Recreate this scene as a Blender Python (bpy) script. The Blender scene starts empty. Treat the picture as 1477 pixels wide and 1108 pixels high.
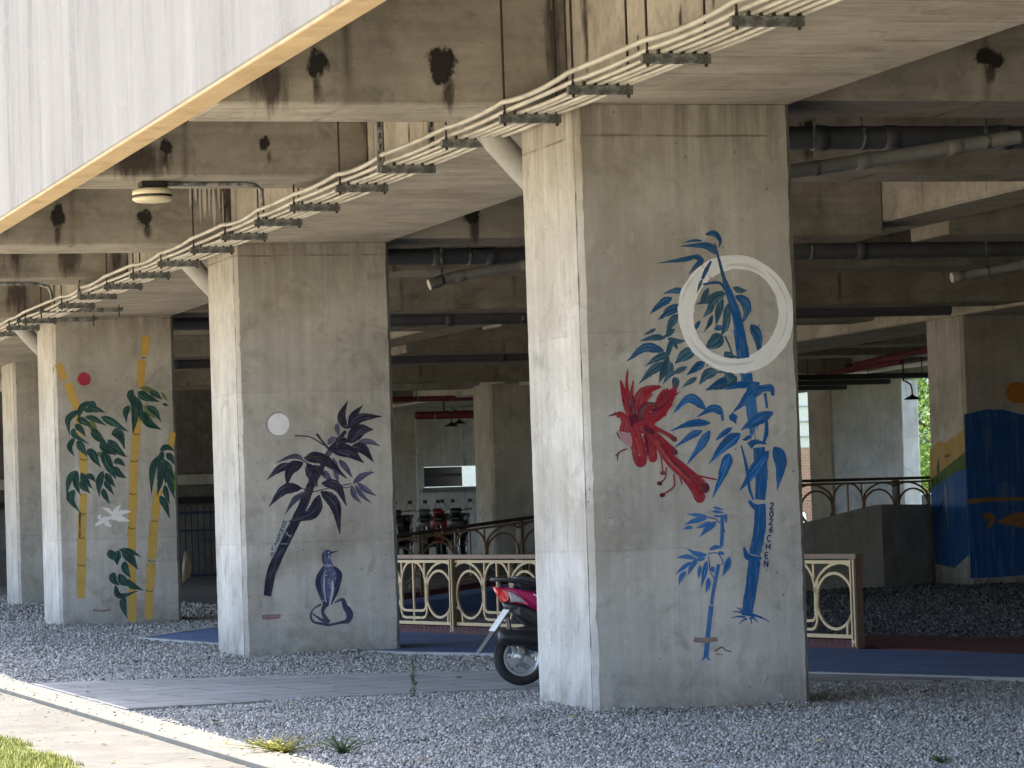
import bpy, bmesh, math, random
import numpy as np
from mathutils import Vector, Matrix, noise as mnoise
random.seed(7); rng = np.random.default_rng(11)
D = bpy.data; sc = bpy.context.scene; COL = sc.collection
R = math.radians

# ------------------------------------------------------------------ site plan
H, S, W, DP = 4.856, 12.776, 1.85, 1.50          # girder soffit height, span, column width and depth
G = 0.00867                                       # the ground rises gently along the viaduct
def gz(y): return G * y

# ------------------------------------------------------------------ helpers
class MB:
    """collects vertices and faces and links them as one mesh object"""
    def __init__(s): s.v = []; s.f = []; s.sm = []
    def add(s, vs, fs, smooth=False):
        n = len(s.v); s.v += [tuple(p) for p in vs]
        for f in fs: s.f.append(tuple(i + n for i in f)); s.sm.append(smooth)
        return s
    def box(s, x0, x1, y0, y1, z0, z1, M=None):
        vs = [(x0,y0,z0),(x1,y0,z0),(x1,y1,z0),(x0,y1,z0),(x0,y0,z1),(x1,y0,z1),(x1,y1,z1),(x0,y1,z1)]
        if M is not None: vs = [M @ Vector(p) for p in vs]
        return s.add(vs, [(0,3,2,1),(4,5,6,7),(0,1,5,4),(1,2,6,5),(2,3,7,6),(3,0,4,7)])
    def bbox(s, x0, x1, y0, y1, z0, z1, b=.01, M=None):
        """box with every edge chamfered"""
        vs = []; idx = {}
        X = (x0, x1); Y = (y0, y1); Z = (z0, z1); sg = (1, -1)
        for i in (0,1):
            for j in (0,1):
                for k in (0,1):
                    for a in range(3):
                        p = [X[i], Y[j], Z[k]]
                        for c, q in ((0,i),(1,j),(2,k)):
                            if c != a: p[c] += b * sg[q]
                        # face normal along axis a keeps that coordinate on the face
                        idx[(i,j,k,a)] = len(vs); vs.append(p)
        fs = []
        g = lambda i,j,k,a: idx[(i,j,k,a)]
        # flat sides
        for i in (0,1):
            q = [g(i,0,0,0), g(i,1,0,0), g(i,1,1,0), g(i,0,1,0)]; fs.append(q if i else q[::-1])
        for j in (0,1):
            q = [g(0,j,0,1), g(1,j,0,1), g(1,j,1,1), g(0,j,1,1)]; fs.append(q[::-1] if j else q)
        for k in (0,1):
            q = [g(0,0,k,2), g(1,0,k,2), g(1,1,k,2), g(0,1,k,2)]; fs.append(q if k else q[::-1])
        for i in (0,1):
            for j in (0,1): fs.append([g(i,j,0,0), g(i,j,0,1), g(i,j,1,1), g(i,j,1,0)])
            for k in (0,1): fs.append([g(i,0,k,0), g(i,0,k,2), g(i,1,k,2), g(i,1,k,0)])
        for j in (0,1):
            for k in (0,1): fs.append([g(0,j,k,1), g(0,j,k,2), g(1,j,k,2), g(1,j,k,1)])
        for i in (0,1):
            for j in (0,1):
                for k in (0,1): fs.append([g(i,j,k,0), g(i,j,k,1), g(i,j,k,2)])
        if M is not None: vs = [M @ Vector(p) for p in vs]
        return s.add(vs, fs)
    def tube(s, pts, r, n=8, cap=True, closed=False):
        pts = [Vector(p) for p in pts]; m = len(pts)
        rr = r if hasattr(r, '__len__') else [r] * m
        vs = []; up = None
        for i, p in enumerate(pts):
            if closed: t = pts[(i+1) % m] - pts[i-1]
            else: t = pts[min(i+1, m-1)] - pts[max(i-1, 0)]
            t.normalize()
            if up is None:
                up = Vector((0,0,1)) if abs(t.z) < .9 else Vector((1,0,0))
            a = t.cross(up)
            if a.length < 1e-4: a = t.cross(Vector((0,1,0)))
            a.normalize(); b = a.cross(t); up = b
            for k in range(n):
                th = 2*math.pi*k/n; vs.append(p + (a*math.cos(th) + b*math.sin(th)) * rr[i])
        fs = []
        for i in range(m if closed else m-1):
            for k in range(n):
                a0 = i*n+k; a1 = i*n+(k+1) % n; j = (i+1) % m
                fs.append((a0, a1, j*n+(k+1) % n, j*n+k))
        s.add(vs, fs, True)
        if cap and not closed:
            s.add(vs[:n], [tuple(range(n))[::-1]]); s.add(vs[-n:], [tuple(range(n))])
        return s
    def ribbon(s, pts, w, d, nrm, closed=False):
        """flat bar of width w (in plane) and depth d (along nrm) bent along pts"""
        pts = [Vector(p) for p in pts]; m = len(pts); nrm = Vector(nrm).normalized(); vs = []
        for i, p in enumerate(pts):
            if closed: t = pts[(i+1) % m] - pts[i-1]
            else: t = pts[min(i+1, m-1)] - pts[max(i-1, 0)]
            a = t.normalized().cross(nrm).normalized() * (w/2); b = nrm * (d/2)
            vs += [p-a-b, p+a-b, p+a+b, p-a+b]
        fs = []
        for i in range(m if closed else m-1):
            j = (i+1) % m
            for k in range(4): fs.append((i*4+k, i*4+(k+1) % 4, j*4+(k+1) % 4, j*4+k))
        if not closed: fs += [(3,2,1,0), tuple(4*(m-1)+k for k in range(4))]
        return s.add(vs, fs)
    def lathe(s, prof, M=None, n=24, smooth=True):
        vs = []
        for (r_, z) in prof:
            for k in range(n):
                a = 2*math.pi*k/n; p = Vector((r_*math.cos(a), r_*math.sin(a), z)); vs.append(M @ p if M else p)
        fs = [(i*n+k, i*n+(k+1) % n, (i+1)*n+(k+1) % n, (i+1)*n+k) for i in range(len(prof)-1) for k in range(n)]
        return s.add(vs, fs, smooth)
    def slab(s, prof, hw, M=None, tuck=.8, smooth=True):
        """side profile (x,z) swept across y with rounded shoulders; hw = half width or list per point"""
        n = len(prof); cx = sum(p[0] for p in prof)/n; cz = sum(p[1] for p in prof)/n
        h = hw if hasattr(hw, '__len__') else [hw]*n
        lay = [(-1, tuck), (-.92, (1+tuck*2)/3), (-.7, .985), (0, 1), (.7, .985), (.92, (1+tuck*2)/3), (1, tuck)]
        vs = []
        for (q, k) in lay:
            for i, (x, z) in enumerate(prof):
                p = Vector((cx+(x-cx)*k, q*h[i], cz+(z-cz)*k)); vs.append(M @ p if M else p)
        fs = [(i*n+k, (i+1)*n+k, (i+1)*n+(k+1) % n, i*n+(k+1) % n) for i in range(len(lay)-1) for k in range(n)]
        s.add(vs, fs, smooth)
        L = len(lay)-1
        s.add(vs[:n], [tuple(range(n))]); s.add(vs[L*n:], [tuple(range(n))[::-1]])
        return s
    def build(s, name, mat, parent=None, loc=None):
        me = D.meshes.new(name); me.from_pydata(s.v, [], s.f)
        me.polygons.foreach_set('use_smooth', s.sm); me.materials.append(mat); me.update()
        bm = bmesh.new(); bm.from_mesh(me); bmesh.ops.recalc_face_normals(bm, faces=bm.faces); bm.to_mesh(me); bm.free()
        o = D.objects.new(name, me); COL.objects.link(o)
        if loc is not None: o.location = loc
        if parent is not None: o.parent = parent
        return o

def tag(o, label, cat, group=None):
    o['label'] = label; o['category'] = cat
    if group: o['group'] = group
    return o
def thing(name, label, cat, loc=(0,0,0), rz=0, group=None):
    o = D.objects.new(name, None); COL.objects.link(o); o.location = loc; o.rotation_euler = (0,0,rz)
    o.empty_display_size = .2
    return tag(o, label, cat, group)
def struct(o): o['kind'] = 'structure'; return o
def stuff(o): o['kind'] = 'stuff'; return o
def dup(root, loc, rz=None, label=None):
    r = root.copy(); COL.objects.link(r); r.location = loc
    if rz is not None: r.rotation_euler = (0,0,rz)
    if label: r['label'] = label
    for ch in list(root.children):
        c = ch.copy(); COL.objects.link(c); c.parent = r
        for g_ in list(ch.children):
            d = g_.copy(); COL.objects.link(d); d.parent = c
    return r

# ------------------------------------------------------------------ materials
class NT:
    def __init__(s, name):
        s.m = D.materials.new(name); s.m.use_nodes = True; s.t = s.m.node_tree; s.b = s.t.nodes['Principled BSDF']
        s.tc = s.t.nodes.new('ShaderNodeTexCoord')
    def n(s, typ, **kw):
        x = s.t.nodes.new(typ)
        for k, v in kw.items():
            if isinstance(k, str) and hasattr(x, k): setattr(x, k, v)
        return x
    def l(s, a, b): s.t.links.new(a, b)
    def co(s, scale=(1,1,1), src='Object'):
        mp = s.n('ShaderNodeMapping'); mp.inputs['Scale'].default_value = scale
        src_ = s.tc.outputs[src]
        if getattr(s, 'rnd', None) is not None:
            ad = s.n('ShaderNodeVectorMath'); ad.operation = 'ADD'; s.l(src_, ad.inputs[0]); s.l(s.rnd, ad.inputs[1]); src_ = ad.outputs[0]
        s.l(src_, mp.inputs['Vector']); return mp.outputs[0]
    def noise(s, scale, detail=4, rough=.55, vec=None, dist=0):
        x = s.n('ShaderNodeTexNoise'); x.inputs['Scale'].default_value = scale; x.inputs['Detail'].default_value = detail
        x.inputs['Roughness'].default_value = rough; x.inputs['Distortion'].default_value = dist
        s.l(vec if vec is not None else s.co(), x.inputs['Vector']); return x.outputs['Fac']
    def ramp(s, fac, stops, interp='LINEAR'):
        x = s.n('ShaderNodeValToRGB'); x.color_ramp.interpolation = interp; e = x.color_ramp.elements
        while len(e) < len(stops): e.new(.5)
        for q, (p, c) in zip(e, stops):
            q.position = p; q.color = (c, c, c, 1) if not hasattr(c, '__len__') else tuple(c) + (1,)
        s.l(fac, x.inputs[0]); return x.outputs[0]
    def mix(s, fac, a, b, mode='MIX'):
        x = s.n('ShaderNodeMix'); x.data_type = 'RGBA'; x.blend_type = mode
        for k, v in ((0, fac), (6, a), (7, b)):
            if hasattr(v, 'is_linked'): s.l(v, x.inputs[k])
            elif hasattr(v, '__len__'): x.inputs[k].default_value = tuple(v) + (1,)
            else: x.inputs[k].default_value = v if k == 0 else (v, v, v, 1)
        return x.outputs[2]
    def math(s, op, a, b=0., c=0., clamp=False):
        x = s.n('ShaderNodeMath'); x.operation = op; x.use_clamp = clamp
        for i, v in enumerate((a, b, c)):
            if hasattr(v, 'is_linked'): s.l(v, x.inputs[i])
            else: x.inputs[i].default_value = v
        return x.outputs[0]
    def bump(s, h, strength=.3, dist=.01):
        x = s.n('ShaderNodeBump'); x.inputs['Strength'].default_value = strength; x.inputs['Distance'].default_value = dist
        s.l(h, x.inputs['Height']); s.l(x.outputs[0], s.b.inputs['Normal'])
    def base(s, c, rough=.8, metal=0., spec=None):
        if hasattr(c, 'is_linked'): s.l(c, s.b.inputs['Base Color'])
        else: s.b.inputs['Base Color'].default_value = tuple(c) + (1,)
        if hasattr(rough, 'is_linked'): s.l(rough, s.b.inputs['Roughness'])
        else: s.b.inputs['Roughness'].default_value = rough
        s.b.inputs['Metallic'].default_value = metal
        if spec is not None: s.b.inputs['Specular IOR Level'].default_value = spec
        return s.m

def concrete(name, lo, hi, joints=(), streak='Z', grime=None, pores=.5, pour=.25, boards=None, seam=False):
    """cast concrete: cloudy tone, form-board streaks, pour joints, blow holes, run-down dirt"""
    t = NT(name); sep = t.n('ShaderNodeSeparateXYZ'); t.l(t.tc.outputs['Object'], sep.inputs[0])
    oi = t.n('ShaderNodeObjectInfo'); cb = t.n('ShaderNodeCombineXYZ'); rn = t.math('MULTIPLY', oi.outputs['Random'], 37.)
    for q in range(3): t.l(rn, cb.inputs[q])
    t.rnd = cb.outputs[0]
    cloud = t.noise(1.1, 6, .6, dist=.4); fine = t.noise(14, 5, .65)
    sv = {'Z': (7, 7, .35), 'X': (.5, 6, 6), 'Y': (6, .5, 6)}[streak]
    st = t.noise(1.6, 4, .6, vec=t.co(sv))
    f = t.math('ADD', t.math('MULTIPLY', cloud, .55), t.math('ADD', t.math('MULTIPLY', fine, .15), t.math('MULTIPLY', st, .3)))
    c = t.ramp(f, [(.37, lo), (.63, hi)])
    # blotches of laitance and damp
    blot = t.noise(2.6, 5, .7, dist=.8)
    c = t.mix(t.ramp(blot, [(.53, 0), (.72, .62)]), c, tuple(k*.58 for k in lo), 'MIX')
    c = t.mix(t.ramp(t.noise(.75, 4, .6, dist=1.2), [(.5, 0), (.66, .45)]), c, (lo[0]*.82, lo[1]*.74, lo[2]*.62))
    c = t.mix(t.ramp(t.noise(2.4, 5, .75, vec=t.co((5, 5, .22) if streak == 'Z' else (.22, 5, 5))), [(.6, 0), (.74, .28)]), c, tuple(k*.5 for k in lo))
    c = t.mix(t.ramp(t.noise(30, 4, .8), [(.6, 0), (.75, .4)]), c, tuple(k*.5 for k in lo))
    c = t.mix(t.ramp(t.noise(3.3, 5, .65, vec=t.co((1.3, 1.3, .8))), [(.58, 0), (.72, .35)]), c, tuple(min(1, k*1.25) for k in hi))
    h = t.math('ADD', t.math('MULTIPLY', fine, .5), t.math('MULTIPLY', st, .4))
    for z in joints:
        wob = t.math('MULTIPLY', t.math('SUBTRACT', t.noise(2.2, 3, vec=t.co((1, 1, .2))), .5), .03)
        dz = t.math('ABSOLUTE', t.math('ADD', t.math('SUBTRACT', sep.outputs[2], z), wob))
        brk = t.math('MULTIPLY', t.ramp(t.noise(3.7, 3, vec=t.co((1, 1, .05))), [(.38, .1), (.6, .8)]), 1.0 if z > 4 else .22)
        line = t.math('MULTIPLY', t.ramp(dz, [(.004, 1), (.013, 0)]), brk)
        c = t.mix(line, c, (.06, .05, .04))
        # tint of one pour against the next
        above = t.math('GREATER_THAN', sep.outputs[2], z)
        c = t.mix(t.math('MULTIPLY', above, pour*.5), c, (.30, .265, .215))
        h = t.math('SUBTRACT', h, t.math('MULTIPLY', line, .7))
    if boards:
        ax, wdt = boards
        u = t.math('FRACT', t.math('DIVIDE', sep.outputs['XYZ'.index(ax)], wdt))
        ln = t.ramp(t.math('ABSOLUTE', t.math('SUBTRACT', u, .5)), [(.47, 0), (.5, 1)])
        ln = t.math('MULTIPLY', ln, t.ramp(t.noise(1.4, 3), [(.45, .1), (.62, .8)]))
        c = t.mix(ln, c, (.07, .06, .05))
    if pores:
        vo = t.n('ShaderNodeTexVoronoi'); vo.inputs['Scale'].default_value = 6.5; t.l(t.co(), vo.inputs['Vector'])
        sel = t.math('GREATER_THAN', t.noise(9.3, 2), .47)
        dot = t.math('MULTIPLY', t.ramp(vo.outputs['Distance'], [(.05, 1), (.085, 0)]), sel)
        c = t.mix(t.math('MULTIPLY', dot, pores), c, (.05, .045, .04)); h = t.math('SUBTRACT', h, dot)
    if seam:
        # open form seam beside the chamfered arris
        k = t.math('MULTIPLY', t.math('LESS_THAN', sep.outputs[0], .02), t.ramp(t.math('ABSOLUTE', t.math('SUBTRACT', sep.outputs[1], .052)), [(.004, 1), (.009, 0)]))
        k = t.math('MULTIPLY', k, t.ramp(t.noise(4, 4, .7), [(.3, .3), (.5, .95)])); c = t.mix(k, c, (.05,.045,.035)); h = t.math('SUBTRACT', h, k)
    if grime is not None:
        z0, z1, col = grime
        g_ = t.n('ShaderNodeMapRange'); g_.inputs[1].default_value = z0; g_.inputs[2].default_value = z1
        t.l(sep.outputs[2], g_.inputs[0])
        k = t.math('MULTIPLY', g_.outputs[0], t.ramp(t.noise(2.5, 5, .7, vec=t.co((4, 4, .25))), [(.35, .15), (.65, 1)]))
        c = t.mix(t.math('MULTIPLY', k, .8), c, col)
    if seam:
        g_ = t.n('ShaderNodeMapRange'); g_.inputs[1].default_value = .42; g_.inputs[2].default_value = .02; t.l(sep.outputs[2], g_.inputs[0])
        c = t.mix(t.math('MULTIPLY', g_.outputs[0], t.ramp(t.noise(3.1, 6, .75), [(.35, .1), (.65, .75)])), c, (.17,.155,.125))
    t.bump(h, .35, .006)
    return t.base(c, .9, spec=.25)

M = {}
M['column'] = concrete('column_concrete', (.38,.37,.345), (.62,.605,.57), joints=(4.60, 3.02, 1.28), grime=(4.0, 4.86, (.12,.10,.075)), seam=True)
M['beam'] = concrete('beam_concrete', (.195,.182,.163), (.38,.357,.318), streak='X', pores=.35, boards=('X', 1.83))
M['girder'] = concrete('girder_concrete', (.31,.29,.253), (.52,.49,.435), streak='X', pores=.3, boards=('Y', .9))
M['tan'] = concrete('tan_concrete', (.44,.34,.215), (.56,.44,.28), streak='Y', pores=.1)
t = NT('painted_fascia')
sv = t.noise(.9, 5, .62, vec=t.co((1, 1.5, .13)), dist=.25); s2 = t.noise(3.2, 5, .6, vec=t.co((1, 1.6, .10))); cl = t.noise(.55, 5, .65); fn = t.noise(26, 5, .7, vec=t.co((1, 1, .6)))
f = t.math('ADD', t.math('ADD', t.math('MULTIPLY', sv, .42), t.math('MULTIPLY', s2, .22)), t.math('ADD', t.math('MULTIPLY', cl, .24), t.math('MULTIPLY', fn, .12)))
c = t.ramp(f, [(.36, (.178,.172,.164)), (.47, (.245,.237,.226)), (.56, (.275,.267,.254)), (.64, (.31,.301,.287))])
c = t.mix(t.ramp(t.noise(1.5, 6, .72, vec=t.co((1.2, 1.0, .10)), dist=.5), [(.55, 0), (.62, .4), (.68, 0)]), c, (.12,.115,.11))
c = t.mix(t.ramp(t.noise(7, 6, .8, vec=t.co((1, 1.2, .45))), [(.64, 0), (.74, .55)]), c, (.13,.125,.12))
c = t.mix(t.ramp(t.noise(1.1, 4, .6, vec=t.co((1, 1, 1.4)), dist=2.2), [(.488, 0), (.497, .5), (.506, 0)]), c, (.34,.33,.315))
t.bump(t.math('ADD', t.math('MULTIPLY', s2, .6), t.math('MULTIPLY', fn, .6)), .6, .012)
M['fascia'] = t.base(c, .85, spec=.25)
def plain(name, col, rough=.6, metal=0., var=.12, scale=6, spec=None, bump=0):
    t = NT(name); f = t.noise(scale, 5, .6)
    c = t.ramp(f, [(.3, tuple(k*(1-var) for k in col)), (.7, tuple(min(1, k*(1+var)) for k in col))])
    if bump: t.bump(t.noise(scale*8, 4), bump, .004)
    return t.base(c, rough, metal, spec)
M['pvc'] = plain('grey_pvc', (.33,.33,.325), .4, var=.2, scale=3)
M['pvc_dark'] = plain('dark_grey_pvc', (.10,.105,.125), .5, var=.2, scale=2)
M['conduit'] = plain('cream_conduit', (.40,.39,.355), .5, var=.28, scale=2.5)
M['steel_rod'] = plain('rusty_rod', (.035,.028,.024), .7, .2)
t = NT('galvanised'); f = t.noise(9, 5, .7)
M['galv'] = t.base(t.ramp(f, [(.38, (.07,.075,.075)), (.5, (.16,.168,.168)), (.62, (.36,.365,.36))]), .5, .45)
M['clamp'] = plain('dark_clamp', (.03,.03,.03), .6, .4)
M['cream_paint'] = plain('cream_rail_paint', (.60,.465,.27), .5, var=.08)
M['brown_paint'] = plain('brown_rail_paint', (.20,.13,.095), .5, var=.12)
M['brown_dark'] = plain('dark_brown_rail', (.05,.036,.03), .5, var=.12)
M['dim_cream'] = plain('dull_tan_rail', (.26,.19,.12), .55, var=.12)
M['maroon'] = plain('maroon_kerb', (.075,.02,.024), .7, var=.2)
M['black_rubber'] = plain('tyre_rubber', (.018,.018,.02), .75, var=.2)
M['black_plastic'] = plain('black_plastic', (.02,.021,.024), .38, var=.2)
M['seat_vinyl'] = plain('seat_vinyl', (.014,.014,.016), .5, var=.2)
M['magenta'] = plain('magenta_paint', (.36,.012,.085), .22, var=.06)
M['dark_paint'] = plain('dark_scooter_paint', (.03,.033,.04), .25, var=.1)
M['silver_paint'] = plain('silver_scooter_paint', (.14,.145,.15), .3, .3, var=.1)
M['red_paint'] = plain('red_scooter_paint', (.14,.012,.018), .3, var=.1)
M['alloy'] = plain('alloy_wheel', (.52,.53,.54), .35, .6, var=.1)
M['chrome'] = plain('bright_metal', (.6,.6,.6), .2, .9, var=.05)
M['red_lens'] = plain('red_lens', (.55,.02,.03), .12, var=.1)
M['clear_lens'] = plain('clear_lens', (.42,.44,.46), .08, var=.3, scale=40)
M['plate'] = plain('plate_white', (.6,.62,.62), .4, var=.08)
M['lamp_black'] = plain('lamp_black', (.012,.012,.013), .5)
M['lamp_cream'] = plain('lamp_cream', (.62,.56,.42), .45, var=.06)
M['red_pipe'] = plain('red_pipe', (.15,.012,.024), .6, var=.2)
M['gate_blue'] = plain('gate_blue', (.03,.042,.075), .5, .2)
M['dark_wall'] = concrete('dark_render', (.10,.10,.10), (.19,.19,.19), pores=0)
M['pale_wall'] = concrete('stained_wall', (.30,.30,.30), (.50,.50,.49), pores=.2, boards=('X', 2.2))
M['ramp_wall'] = concrete('ramp_render', (.36,.365,.35), (.54,.545,.53), pores=.2)
M['white_wall'] = plain('white_render', (.76,.71,.60), .8, var=.06)
M['notice'] = plain('pale_box', (.33,.40,.40), .5, var=.06)
M['glass_dark'] = plain('dark_glass', (.03,.035,.04), .1)
M['car_white'] = plain('car_paint', (.62,.66,.72), .2, var=.03)
t = NT('brick_wall'); br = t.n('ShaderNodeTexBrick'); br.inputs['Scale'].default_value = 2.2
br.inputs['Color1'].default_value = (.42,.17,.09,1); br.inputs['Color2'].default_value = (.50,.24,.13,1); br.inputs['Mortar'].default_value = (.45,.40,.34,1)
mp = t.n('ShaderNodeMapping'); mp.inputs['Rotation'].default_value = (R(90),0,0); t.l(t.tc.outputs['Object'], mp.inputs[0]); t.l(mp.outputs[0], br.inputs['Vector'])
M['brick'] = t.base(br.outputs['Color'], .85)
# ground materials
t = NT('gravel_bed'); vo = t.n('ShaderNodeTexVoronoi'); vo.inputs['Scale'].default_value = 26; t.l(t.co(), vo.inputs['Vector'])
big = t.noise(.5, 5, .6)
hv = t.n('ShaderNodeSeparateColor'); t.l(vo.outputs['Color'], hv.inputs[0])
c = t.ramp(hv.outputs[0], [(0, (.11,.108,.105)), (.5, (.22,.215,.205)), (.85, (.33,.32,.31)), (1, (.50,.50,.50))])
c = t.mix(t.ramp(vo.outputs['Distance'], [(.3, 0), (.75, .75)]), c, (.03,.032,.036))
c = t.mix(t.ramp(big, [(.4, 0), (.7, .35)]), c, (.06,.06,.065))
t.bump(t.math('SUBTRACT', 1., vo.outputs['Distance']), .9, .03)
M['gravel_bed'] = t.base(c, .85, spec=.3)
M['shade_bed'] = plain('shade_painted_ground', (.10,.10,.10), .95, var=.35, scale=3, bump=.5)  # darker ground tone with the shade under the deck put into the colour
t = NT('crushed_stone'); ge = t.n('ShaderNodeNewGeometry')
c = t.ramp(ge.outputs['Random Per Island'], [(0, (.15,.146,.14)), (.3, (.285,.275,.26)), (.68, (.445,.43,.405)), (.93, (.62,.595,.56)), (.975, (.52,.50,.46)), (1, (.30,.22,.16))])
c = t.mix(t.ramp(t.noise(40, 3), [(.4, 0), (.7, .4)]), c, (.10,.105,.12))
M['stone'] = t.base(c, .8, spec=.3)
t = NT('shade_painted_stone'); ge = t.n('ShaderNodeNewGeometry')
M['shade_stone'] = t.base(t.ramp(ge.outputs['Random Per Island'], [(0, (.06,.065,.075)), (.6, (.12,.125,.14)), (1, (.22,.22,.23))]), .85, spec=.2)  # darker copy of the crushed stone, with deck shade in its colour
t = NT('dry_leaf'); ge = t.n('ShaderNodeNewGeometry')
M['dry_leaf'] = t.base(t.ramp(ge.outputs['Random Per Island'], [(0, (.10,.06,.03)), (.5, (.24,.15,.07)), (1, (.42,.32,.16))]), .8)
t = NT('pavement'); c = t.ramp(t.noise(1.3, 6, .65, dist=.4), [(.35, (.112,.103,.087)), (.65, (.168,.156,.133))])
c = t.mix(t.ramp(t.noise(2.2, 6, .7, vec=t.co((1, 3, 1)), dist=.5), [(.56, 0), (.72, .5)]), c, (.12,.11,.095))
c = t.mix(t.ramp(t.noise(70, 4, .7), [(.5, 0), (.7, .35)]), c, (.18,.17,.15))
sep = t.n('ShaderNodeSeparateXYZ'); t.l(t.tc.outputs['Object'], sep.inputs[0])
u = t.math('FRACT', t.math('DIVIDE', sep.outputs[1], 2.6)); jn = t.ramp(t.math('ABSOLUTE', t.math('SUBTRACT', u, .5)), [(.493, 0), (.497, 1)])
c = t.mix(t.math('MULTIPLY', jn, .55), c, (.07,.065,.055))
cr = t.noise(.9, 5, .55, dist=1.6); c = t.mix(t.ramp(cr, [(.492, 0), (.499, .75), (.506, 0)]), c, (.05,.047,.04))
c = t.mix(t.ramp(t.noise(.45, 4, .6, vec=t.co((1, .4, 1))), [(.5, 0), (.62, .4)]), c, (.10,.092,.075))
t.bump(t.noise(55, 5, .7), .4, .005)
M['pavement'] = t.base(c, .9)
t = NT('bounce_paving'); M['bounce_ground'] = t.base(t.ramp(t.noise(.8, 6, .65), [(.35, (.58,.47,.31)), (.65, (.70,.57,.385))]), .9)  # warm pale tone set for the cream light it bounces back
t = NT('kerb_stone'); c = t.ramp(t.noise(2.1, 6, .65), [(.35, (.15,.14,.116)), (.65, (.205,.192,.162))])
c = t.mix(t.ramp(t.noise(9, 6, .7), [(.58, 0), (.72, .5)]), c, (.25,.22,.18))
sep = t.n('ShaderNodeSeparateXYZ'); t.l(t.tc.outputs['Object'], sep.inputs[0])
u = t.math('FRACT', t.math('DIVIDE', sep.outputs[1], 1.0)); jn = t.ramp(t.math('ABSOLUTE', t.math('SUBTRACT', u, .5)), [(.488, 0), (.494, 1)])
c = t.mix(t.math('MULTIPLY', jn, .7), c, (.12,.11,.09)); t.bump(t.noise(60, 5, .7), .4, .005)
M['kerb'] = t.base(c, .9)
M['asphalt'] = plain('asphalt', (.06,.06,.062), .9, var=.2, bump=.3)
t = NT('grey_paver'); br = t.n('ShaderNodeTexBrick'); br.inputs['Scale'].default_value = 1.0; br.inputs['Brick Width'].default_value = 1.2; br.inputs['Row Height'].default_value = .6
br.inputs['Mortar Size'].default_value = .016; br.inputs['Color1'].default_value = (.235,.235,.235,1); br.inputs['Color2'].default_value = (.31,.31,.305,1); br.inputs['Mortar'].default_value = (.06,.06,.06,1)
mp = t.n('ShaderNodeMapping'); mp.inputs['Rotation'].default_value = (0,0,R(-12)); t.l(t.tc.outputs['Object'], mp.inputs[0]); t.l(mp.outputs[0], br.inputs['Vector'])
c = t.mix(t.ramp(t.noise(2.4, 6, .7, dist=.5), [(.45, 0), (.7, .6)]), br.outputs['Color'], (.17,.168,.165)); t.bump(t.noise(50, 4), .3, .004)
M['paver'] = t.base(c, .85)
def coat(name, lo, hi):
    t = NT(name); c = t.ramp(t.noise(1.7, 6, .65, dist=.3), [(.35, lo), (.65, hi)])
    c = t.mix(t.ramp(t.noise(60, 4, .7), [(.52, 0), (.7, .4)]), c, tuple(k*.5 for k in lo)); t.bump(t.noise(90, 4), .35, .004)
    return t.base(c, .8)
M['blue_coat'] = coat('blue_path_coating', (.05,.095,.215), (.085,.145,.30))
M['red_coat'] = coat('red_path_coating', (.085,.016,.02), (.13,.03,.035))
M['edge_line'] = coat('path_edging', (.26,.27,.28), (.38,.39,.40))
t = NT('grass_soil'); M['soil'] = t.base(t.ramp(t.noise(3, 6, .7), [(.35, (.07,.085,.025)), (.65, (.15,.165,.05))]), .95)
t = NT('grass_blade'); ge = t.n('ShaderNodeNewGeometry')
M['grass'] = t.base(t.ramp(ge.outputs['Random Per Island'], [(0, (.13,.16,.025)), (.6, (.29,.31,.06)), (1, (.48,.42,.14))]), .7)
def leafmat(name, a, b, c_):
    t = NT(name); ge = t.n('ShaderNodeNewGeometry')
    c = t.ramp(ge.outputs['Random Per Island'], [(0, a), (.6, b), (1, c_)])
    m = t.base(c, .55); tr = t.n('ShaderNodeBsdfTranslucent'); t.l(c, tr.inputs[0]); mx = t.n('ShaderNodeMixShader'); mx.inputs[0].default_value = .35
    t.l(t.b.outputs[0], mx.inputs[1]); t.l(tr.outputs[0], mx.inputs[2]); t.l(mx.outputs[0], t.t.nodes['Material Output'].inputs[0]); return m
M['leaf'] = leafmat('tree_leaf', (.07,.15,.02), (.15,.27,.04), (.30,.40,.08))
M['weed'] = leafmat('weed_leaf', (.05,.10,.03), (.09,.16,.05), (.15,.20,.07))
M['weed_yellow'] = leafmat('yellow_weed_leaf', (.18,.20,.03), (.36,.36,.05), (.45,.36,.12))
M['bark'] = plain('bark', (.12,.09,.065), .9, var=.35, bump=.5)
M['terracotta'] = plain('terracotta_slab', (.34,.17,.10), .85, var=.25, bump=.4)
# sheet stains (bitumen repairs, lime drips) with ragged outlines, and brush paint
def stain(name, col, thr=.35, scale=9, streak=(1,1,1), soft=.08):
    t = NT(name); at = t.n('ShaderNodeAttribute'); at.attribute_name = 'pe'
    nz = t.noise(scale, 6, .7, vec=t.co(streak))
    a = t.math('SUBTRACT', 1.0, t.math('ADD', at.outputs['Fac'], t.math('MULTIPLY', t.math('SUBTRACT', nz, .5), 1.7)))
    al = t.ramp(a, [(thr, 0), (thr+soft, 1)])
    t.l(al, t.b.inputs['Alpha']); return t.base(col, .9, spec=.15)
M['tar'] = stain('bitumen_patch', (.03,.027,.028), .3, 7, (1.2,1.2,.8), .22)
M['lime'] = stain('lime_drip', (.55,.53,.50), .35, 3.2, (14, 14, .7))
M['damp'] = stain('damp_stain', (.085,.074,.066), .35, 3, (3, 3, .5), .6)
t = NT('mural_paint')
ac = t.n('ShaderNodeAttribute'); ac.attribute_name = 'pc'; ae = t.n('ShaderNodeAttribute'); ae.attribute_name = 'pe'; av = t.n('ShaderNodeAttribute'); av.attribute_name = 'pv'
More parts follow.
